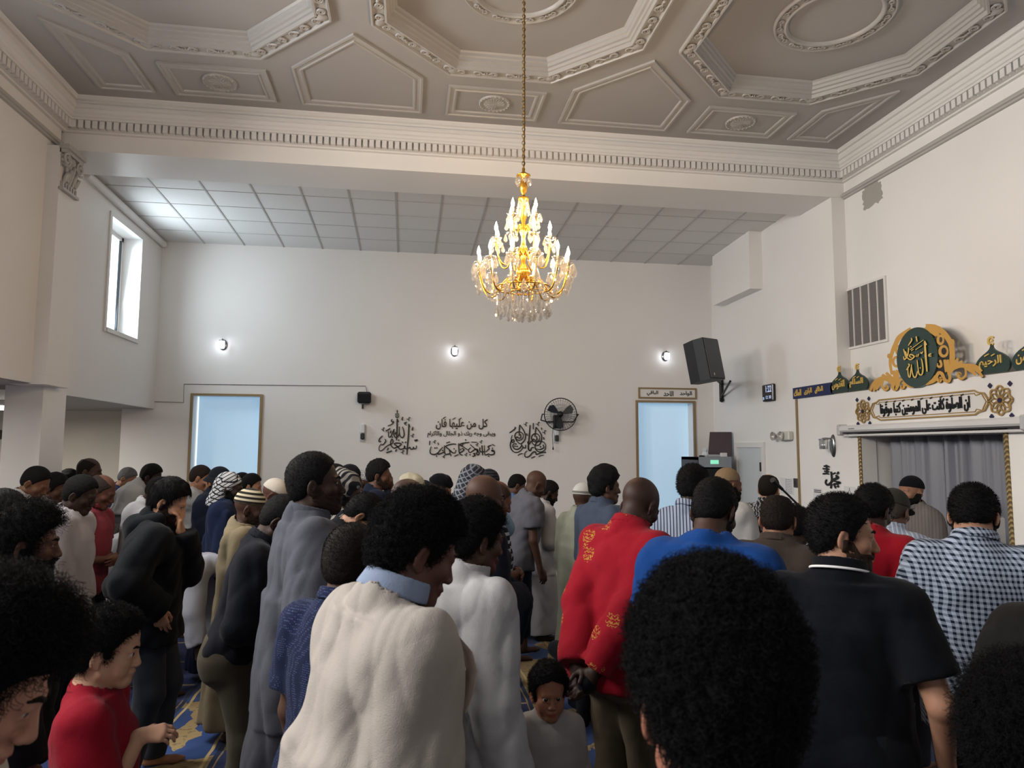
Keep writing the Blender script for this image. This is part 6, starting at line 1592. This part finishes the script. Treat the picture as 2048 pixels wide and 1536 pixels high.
# far left group
person(2, 950, 7.0, 95, 'dark-haired person half cut off by the left edge beside white column', D2, 'crop', top=T('tee', DK), po=dict(bow=10, arms=FOLD))
person(88, 936, 5.6, 92, 'short-haired man bowing in white shirt, nearest the white column', L1, 'crop', top=T('thobe', WHT), po=dict(lean=12, bow=22, arms=FOLD))
person(117, 946, 6.12, 92, 'man in white shirt with loosely gathered hair, behind the short-haired man by the column', D3, 'straight', top=T('thobe', WHT), po=dict(lean=4, bow=16, arms=FOLD))
person(140, 938, 8.0, 92, 'dark-haired person in grey shirt mostly hidden behind the tall bald man at left', D2, 'curly', top=T('shirt', GRY), po=dict(bow=10, arms=FOLD))
person(181, 915, 6.72, 92, 'tall bald man in grey shirt standing above the man in salmon red polo', D2, 'balding', '15110f', top=T('shirt', cloth('6d7278')), po=dict(bow=6, arms=FOLD))
person(173, 951, 4.75, 90, 'man in long off-white tunic with dark hair, in front of the salmon red polo', D1, 'short', top=T('tunic', cloth('b3aeb2'), hemz=.70), pants=DK, po=dict(lean=6, bow=16, arms=DOWN))
person(216, 951, 5.35, 92, 'balding man in salmon red polo with folded bare arms', '5d3d31', 'balding', '2a2320', top=T('polo', cloth('8c3a45')), pants=JEAN, po=dict(lean=4, bow=22, arms=FOLD))
person(265, 937, 8.2, 92, 'grey-haired man in blue t-shirt close to the far wall at left', L2, 'crop', '5b5a5c', top=T('tee', cloth('27427c')), po=dict(lean=8, bow=25, arms=FOLD))
pA = person(310, 928, 7.4, 90, 'man leaning forward in white t-shirt and dark jeans, white loop in his hand', D1, 'short', top=T('tee', cloth('b9b9ba'), ease=.03, fold=.02, sl_ease=.04), pants=cloth('2b2e3a'), po=dict(lean=33, bow=-12, arms=DOWN, stride=.06))
person(334, 958, 5.9, 90, 'man in white robe hidden behind the black hooded sweatshirt', D2, 'crop', top=T('thobe', cloth('bfc0c6'), hemz=.30), po=dict(lean=14, bow=25, arms=DOWN))
person(354, 957, 4.15, 82, 'young man in black hooded sweatshirt covering his face with one hand', L3, 'straight', beard=.05, top=T('hoodie', cloth('12151a'), sl_ease=.012, ease=.028), pants=(GJEAN, dict(ease=.016)), po=dict(lean=2, bow=24, turn=6, arms=(dict(w=(.01, .150, -.085), f='h', pole=(-.3, .2, -1), hd=(.15, -.05, 1), hn=(-.15, 1, -.2), curl=.4), dict(w=(.215, .07, .05), pole=(.7, -.35, -.6), hd=(-.05, .3, -1))), stride=.05), op=dict(wide=1.0))
person(408, 931, 7.1, 85, 'close-cropped man holding a hand to his face before the left-hand window', L2, 'crop', '241c18', top=T('tee', WHT), po=dict(bow=20, arms=('fold', 'face')))
person(443, 933, 6.6, 110, 'man in dark bucket hat and dark jacket before the left-hand window', D1, None, hat=('bucket', '1d2129'), beard=.1, top=T('jacket', cloth('1a2130')), po=dict(bow=10, arms=FOLD))
person(486, 945, 8.0, 90, 'dark-haired man whose head just shows right of the checked headscarf', D1, 'crop', top=T('sweater', DK), po=dict(bow=8, arms=FOLD))
person(507, 947, 7.3, 95, 'man in black at right side of left-hand window', L2, 'short', top=T('sweater', BLK), po=dict(bow=14, arms=FOLD))
person(464, 944, 5.85, 88, 'man in black and white checked headscarf and navy robe', D1, None, beard=.3, hat=('scarf', 'c2c3c6', 'net', '25262c', .42), top=T('thobe', cloth('1d2742')), po=dict(bow=12, arms=FOLD))
person(507, 977, 4.65, 86, 'man in striped cream skullcap and sandy tan robe', D2, None, beard=.1, hat=('kufi', 'c4baa0', 'rings', '2a2824'), top=T('kaftan', cloth('8d8168')), po=dict(bow=14, arms=FOLD))
person(563, 960, 5.6, 92, 'man in plain cream skullcap and blue-grey jacket bowing his head', '4c3228', None, hat=('kufi', 'c9c0b4'), top=T('jacket', cloth('434b5e', 'stripe', '8d94a6', .25)), po=dict(lean=6, bow=26, arms=FOLD))
person(497, 1170, 5.25, 90, 'man bent far over in white shirt and khaki trousers, seen between black clothes', D2, 'crop', top=T('shirt', cloth('a9adb8'), hem=-.10), pants=(KHA, {}), po=dict(lean=82, bow=10, arms=('down', 'down')), H=1.66)
person(588, 996, 3.55, 88, 'stooping man in black shirt and khaki trousers behind the tall grey-robed man', D1, 'crop', top=T('shirt', cloth('16181f'), hem=-.03, drape=1.0), pants=(cloth('4b453a'), dict(ease=.018)), po=dict(lean=14, bow=22, arms=FOLD), op=dict(belly=.03))
person(622, 905, 2.95, 72, 'tall man in dark grey robe looking up to the right', D1, 'crop', beard=.1, top=T('thobe', cloth('4d4f58'), fold=.010), po=dict(lean=2, bow=-4, turn=12, arms=('down', dict(w=(.24, .12, .02), pole=(.8, -.6, -.3), hd=(-.1, .9, -.3)))))
person(671, 928, 5.6, 88, 'dark-haired man glimpsed behind the face of tall grey-robed man', D2, 'short', top=T('sweater', DK), po=dict(bow=6, arms=FOLD))
person(703, 929, 6.95, 90, 'man in dark knit cap behind the striped hood', D1, None, hat=('beanie', '1b1c22'), top=T('jacket', DK), po=dict(bow=8, arms=FOLD))
person(698, 938, 4.7, 84, 'person in striped hooded robe of black and cream', D2, None, beard=.4, hat=('hood', '8f8a82', 'stripes', '24262e', 1.6), top=T('kaftan', cloth('85817a', 'stripes', '22242c')), po=dict(bow=16, arms=FOLD))
person(729, 942, 7.5, 88, 'man in white patterned skullcap just left of the man in navy sweater', D2, None, hat=('tallkufi', 'd0d0ce', 'print', '8a8c92', 3), top=T('thobe', WHT), po=dict(bow=10, arms=FOLD))
person(759, 918, 6.3, 82, 'curly-haired man in navy sweater with hand at his chin', '5b3f33', 'curly', beard=.0, top=T('sweater', cloth('1b2233')), po=dict(bow=8, turn=10, arms=('face', 'fold')))
person(757, 998, 4.05, 84, 'young man in black shirt bowing low in front of the navy sweater', L2, 'short', top=T('shirt', BLK), po=dict(lean=16, bow=38, arms=FOLD))
person(830, 947, 6.0, 85, 'man in cream cloth cap behind the large brown bald head', D2, 'short', hat=('turban', 'b9b39e'), top=T('thobe', OFFW), po=dict(bow=20, arms=FOLD))
person(853, 961, 7.3, 90, 'dark-capped man left of the black turban', D2, None, hat=('beanie', '2a2c33'), top=T('sweater', DK), po=dict(bow=16, arms=FOLD))
person(887, 948, 6.55, 85, 'man in black turban and white patterned shirt', L2, 'short', '3a2c22', hat=('turban', '101116'), top=T('shirt', cloth('b9bac0', 'print', '4a4d58', 2)), po=dict(bow=18, arms=FOLD))
person(980, 938, 6.9, 85, 'man in dark patterned knit cap behind the bald man in navy', D2, None, hat=('beanie', '3a3c42', 'rings', '1d1e22'), top=T('sweater', DK), po=dict(bow=6, arms=FOLD))
person(953, 929, 5.45, 62, 'man in light blue shirt with a dark chequered headscarf', D2, 'crop', hat=('scarf', '33353c', 'net', '7d8088', .42), top=T('shirt', cloth('8ba6bd')), po=dict(bow=14, arms=('fold', 'face')))
person(972, 950, 3.85, 80, 'bald man in navy shirt facing right beside the striped sleeve', '4a342a', None, beard=.0, top=T('shirt', cloth('1a1e2c')), po=dict(bow=8, turn=8, arms=FOLD), op=dict(beardc='1c1512'))
person(1006, 963, 4.75, 85, 'man with thin reddish hair in black and white hooped shirt', '6b4638', 'balding', '3a2820', top=T('tee', cloth('16171d', 'hoops', 'b9bac0')), po=dict(bow=26, arms=('fold', 'fold')))
person(1042, 950, 7.8, 85, 'man in sky blue shirt near the far wall below the interlaced calligraphy', D3, 'crop', top=T('tee', cloth('557fae')), po=dict(lean=8, bow=22, arms=FOLD))
person(1084, 945, 6.45, 78, 'bald man in grey t-shirt and dark jeans with rolled cuffs, barefoot', '4a3429', None, top=T('tee', cloth('63636c'), fold=.016), pants=(cloth('161d2b'), dict(cuff=.15)), po=dict(lean=12, bow=24, arms=DOWN, stride=.09))
person(1106, 962, 7.0, 90, 'man in long white robe just right of the grey t-shirt', D1, 'crop', beard=.2, top=T('thobe', cloth('b5b4b6')), po=dict(lean=4, bow=24, arms=FOLD))
person(1170, 965, 5.6, 62, 'man in white banded skullcap and pale green robe', D2, None, hat=('kufi', 'c6c4be', 'band', '7d7a74'), top=T('kaftan', cloth('8f9080')), po=dict(bow=10, arms=DOWN))
person(1208, 930, 5.0, 72, 'man with wild curly hair in blue-grey robe', D3, 'bigcurl', top=T('thobe', cloth('434b5c'), ease=.018), po=dict(bow=4, turn=12, arms=FOLD))
pR = person(1296, 962, 3.35, 58, 'bald man in red shirt with gold motifs, hands behind his back', '35241e', None, top=T('shirt', cloth('8f1524', 'motif', 'a87c38', 1.25), fold=.015, hem=-.13, sl_ease=.012), pants=(KHA, dict(ease=.016)), po=dict(lean=11, bow=25, arms=(dict(w=(-.05, -.20, -.09), pole=(-1, -.3, 0), hd=(.5, -.2, -.8), hn=(0, 1, 0)), dict(w=(.05, -.20, -.09), pole=(1, -.3, 0), hd=(-.5, -.2, -.8), hn=(0, 1, 0)))), op=dict(wide=.97))
person(1388, 929, 4.35, 58, 'short-haired man in pale striped polo shirt before the right-hand window', D1, 'short', top=T('polo', cloth('9aa2b2', 'stripe', '2a3350')), po=dict(bow=12, arms=FOLD))
person(1455, 935, 5.5, 72, 'bearded man in tan skullcap and white shirt', '6a4a3a', None, beard=.3, hat=('kufi', '8a745a'), top=T('shirt', WHT), po=dict(bow=4, turn=8, arms=FOLD))
person(1438, 961, 2.88, 42, 'broad man in royal blue t-shirt seen from behind', D2, 'crop', beard=.2, top=T('tee', cloth('153f7e'), fold=.010), po=dict(lean=10, bow=22, turn=8, arms=FOLD), op=dict(wide=1.10))
person(1539, 948, 5.85, 48, 'dark-haired man in black and white printed shirt by the microphone', L3, 'balding', '17130f', top=T('shortshirt', cloth('2e2e33', 'print', 'a9aab0', 1.3)), po=dict(bow=14, arms=FOLD))
person(1598, 1014, 4.1, 60, 'dark-haired man glimpsed between the brown shirt and the microphone stand', D1, 'short', top=T('sweater', BLK), po=dict(bow=20, lean=6, arms=FOLD))
person(1557, 989, 3.55, 40, 'balding man in brown collared shirt', '855f4b', 'balding', '191310', top=T('shirt', cloth('443b35')), po=dict(lean=4, bow=16, arms=FOLD))
person(1679, 989, 2.4, 42, 'bearded man in black polo with white collar stripe', L2, 'short', beard=.02, top=T('polo', cloth('0f1117'), sleeve=.36, trim=plain('white collar stripe', 'c8c8c8', .8)), pants=DK, po=dict(lean=2, bow=6, turn=70, arms=('down', dict(w=(.27, .07, -.06), pole=(.5, -1, 0), hd=(.1, .2, -1)))), op=dict(wide=1.04, beardc='33261f'))
gl = person(1752, 971, 3.65, 55, 'man in plain red long-sleeved shirt and glasses', D1, 'short', top=T('sweater', cloth('951423')), po=dict(lean=8, bow=20, turn=10, arms=FOLD))
person(1790, 977, 4.3, 62, 'man in olive peaked cap and pale striped shirt', '5a4034', 'crop', '3a322c', hat=('cap', '35352e'), top=T('shirt', cloth('8f99aa', 'stripe', 'b9c1cf', .8)), po=dict(bow=18, arms=FOLD))
person(1823, 951, 5.7, 258, 'bearded man in black cap and beige robe facing left before the curtains', '8a6450', None, beard=.55, hat=('kufi', '111319'), top=T('thobe', cloth('76706e', 'stripe', '6a6462', .8)), po=dict(bow=-2, arms=FOLD))
person(1948, 975, 3.0, 40, 'man in blue and white checked shirt with bowed head', L2, 'short', beard=.2, top=T('shortshirt', cloth('a9b4c6', 'check', '1c2434', 1.25), hem=-.17, fold=.010), pants=BLK, po=dict(lean=9, bow=28, turn=10, arms=FOLD), op=dict(wide=1.04))
pJ = person(2185, 1058, 1.95, 62, 'person in dark embroidered jacket cut off by the right edge', D2, 'short', '24221c', top=T('jacket', cloth('1b1a18')), po=dict(lean=6, bow=14, arms=FOLD))
# foreground
person(14, 979, 3.3, 85, 'dark-haired man cut off by the left edge behind the bearded man', D2, 'crop', top=T('sweater', DK), po=dict(bow=12, arms=FOLD))
person(60, 1008, 2.6, 62, 'bearded dark-haired man at the left edge in black', '5a3f33', 'mop', beard=.3, top=T('sweater', BLK), po=dict(bow=8, turn=6, arms=DOWN))
person(958, 1000, 2.55, 66, 'man in crisp white collared robe beside the afro-haired man', '463026', 'curly', top=T('thobe', cloth('aaa9aa'), fold=.012), po=dict(bow=12, arms=DOWN))
person(828, 960, 3.7, 55, 'bald man in dark grey robe between the afro-haired man and the far crowd', '3d2d27', None, top=T('thobe', cloth('33353d')), po=dict(lean=0, bow=24, arms=FOLD))
person(710, 1048, 2.28, 40, 'man in navy dotted polo shirt seen from behind', '4d382d', 'crop', '1c1715', top=T('polo', cloth('18203c', 'dots', '56648e'), sleeve=.34, fold=.009), po=dict(lean=3, bow=8, turn=-6, arms=DOWN), op=dict(wide=1.05))
pw_ = person(862, 986, 1.75, 66, 'afro-haired man in cream white robe with pale blue inner collar', '553930', 'curly', top=T('thobe', cloth('a8a19a'), collar=(.022, .070), collar_mat=cloth('8795ae'), open=.022, fold=.011, sl_ease=.026), po=dict(lean=9, bow=16, turn=4, arms=DOWN))
person(1425, 1148, .86, 14, 'nearest person, big dark curly hair seen from behind, white collar', '8d5c4a', 'curlytop', top=T('thobe', cloth('b0aeac')), po=dict(bow=12, arms=DOWN), hands=0)
person(40, 1172, 1.05, 74, 'man with big curly hair looking down at lower left', 'a87a66', 'mop', '0f0d0e', top=T('tee', OFFW), po=dict(lean=6, bow=26, arms=DOWN), hands=0)
person(2052, 1330, 1.25, 58, 'dark-haired child cut off at the lower right corner', L3, 'mop', top=T('tee', cloth('1a1c28')), po=dict(bow=10, arms=DOWN, child=.35), hands=0)
person(222, 1216, 2.2, 80, 'boy in red t-shirt with short dark hair', 'b08870', 'fade', top=T('tee', cloth('8a1426'), sleeve=.4), pants=NAVY, po=dict(bow=10, child=.45, arms=('down', dict(w=(.05, .16, .34), pole=(.8, -.6, -.6), hd=(.05, 1, .05), hn=(.6, 0, .8), curl=.75))))
person(1096, 1325, 2.85, 184, 'small child in white looking at the camera', '8a5c46', 'flat', top=T('thobe', cloth('a8a29d'), ease=.02, collar=None), po=dict(bow=2, child=.9, turn=-4, arms=DOWN), brow=0, eyes=1)
# open placket of the cream robe, and the embroidered edge of the jacket
e_, P_, Rz_p, root_ = pw_
s_ = P_.s; q_ = lambda x, y, z: P_.T(x, y, z)
m = MB(); st = [q_(.075, .118, .47), q_(.090, .150, .44), q_(.100, .165, .40), q_(.105, .160, .35), q_(.10, .150, .31)]
wd = P_.Rt @ V(.042, .012, .004)
wd = wd * .6
m._add([p - wd * .3 for p in st] + [p + wd for p in st] + [p - wd * .3 + P_.Rt @ V(0, .004, 0) for p in st] + [p + wd + P_.Rt @ V(0, .004, 0) for p in st], [(i, i + 1, 6 + i, 5 + i) for i in range(4)] + [(10 + i, 15 + i, 16 + i, 11 + i) for i in range(4)] + [(i, 10 + i, 11 + i, i + 1) for i in range(4)] + [(5 + i, 6 + i, 16 + i, 15 + i) for i in range(4)], True)
m.build('placket_flap', cloth('b7a79c'), e_)
# things held
e_, P_, Rz_p, root_ = pA
h0 = root_ + Rz_p @ (P_.wri[1] + P_.hand[1][0] @ V(0, .075, -.02))
m = MB(); m.tube([h0 + V(.035 * math.sin(t), .012 * math.sin(t), -.10 + .10 * math.cos(t)) for t in np.linspace(0, 2 * PI, 25)[:-1]], .0075, 6, True)
tag(m.build('strap_loop', plain('white strap', 'c9c9c9', .8)), 'white strap loop dangling from hand of the man leaning forward in white t-shirt', 'strap')
e_, P_, Rz_p, root_ = pR
h0 = root_ + Rz_p @ ((P_.wri[0] + P_.wri[1]) / 2); a_ = CAM + ray(1112, 1298) * 3.30; b_ = CAM + ray(1184, 1322) * 3.22; c_ = CAM + ray(1163, 1440) * 3.2
G = Field(np.minimum(np.minimum(a_, b_), np.minimum(c_, h0)) - .16, np.maximum(np.maximum(a_, b_), np.maximum(c_, h0)) + .16, [], .009, .009)
G.add(rc(a_, b_, .030, .052)); G.add(rc(a_ + V(.03, 0, -.04), b_ + V(-.02, 0, -.05), .026, .046), .03); G.add(rc(b_, c_, .048, .026), .04); G.add(rc(b_ + V(.03, 0, -.02), c_ + V(.03, .02, .10), .034, .018), .03); G.add(rc(h0 - V(0, .03, .05), b_, .030, .040), .03)
G.wrinkle(fold_noise(77, .02, 'shirt'))
o_ = field_obj('folded_jacket', G, cloth('14161b'), None); tag(o_, 'black jacket hanging from the hands of man in red shirt with gold motifs', 'jacket')
e_, P_, Rz_p, root_ = gl
m = MB()
for sg in (-1, 1):
    m.tube([(sg * .033 + .022 * math.cos(t), .103, .046 + .017 * math.sin(t)) for t in np.linspace(0, 2 * PI, 17)[:-1]], .0022, 5, True); m.tube([(sg * .055, .102, .05), (sg * .072, .08, .052), (sg * .080, .0, .05), (sg * .080, -.015, .035)], .0022, 5)
m.tube([(-.011, .106, .048), (.011, .106, .048)], .0022, 5)
o_ = m.build('glasses', BLACKP, e_); o_.matrix_local = Matrix.Translation(Vector(P_.hp)) @ Matrix(P_.Rh.tolist()).to_4x4() @ Matrix.Scale(P_.hs, 4)
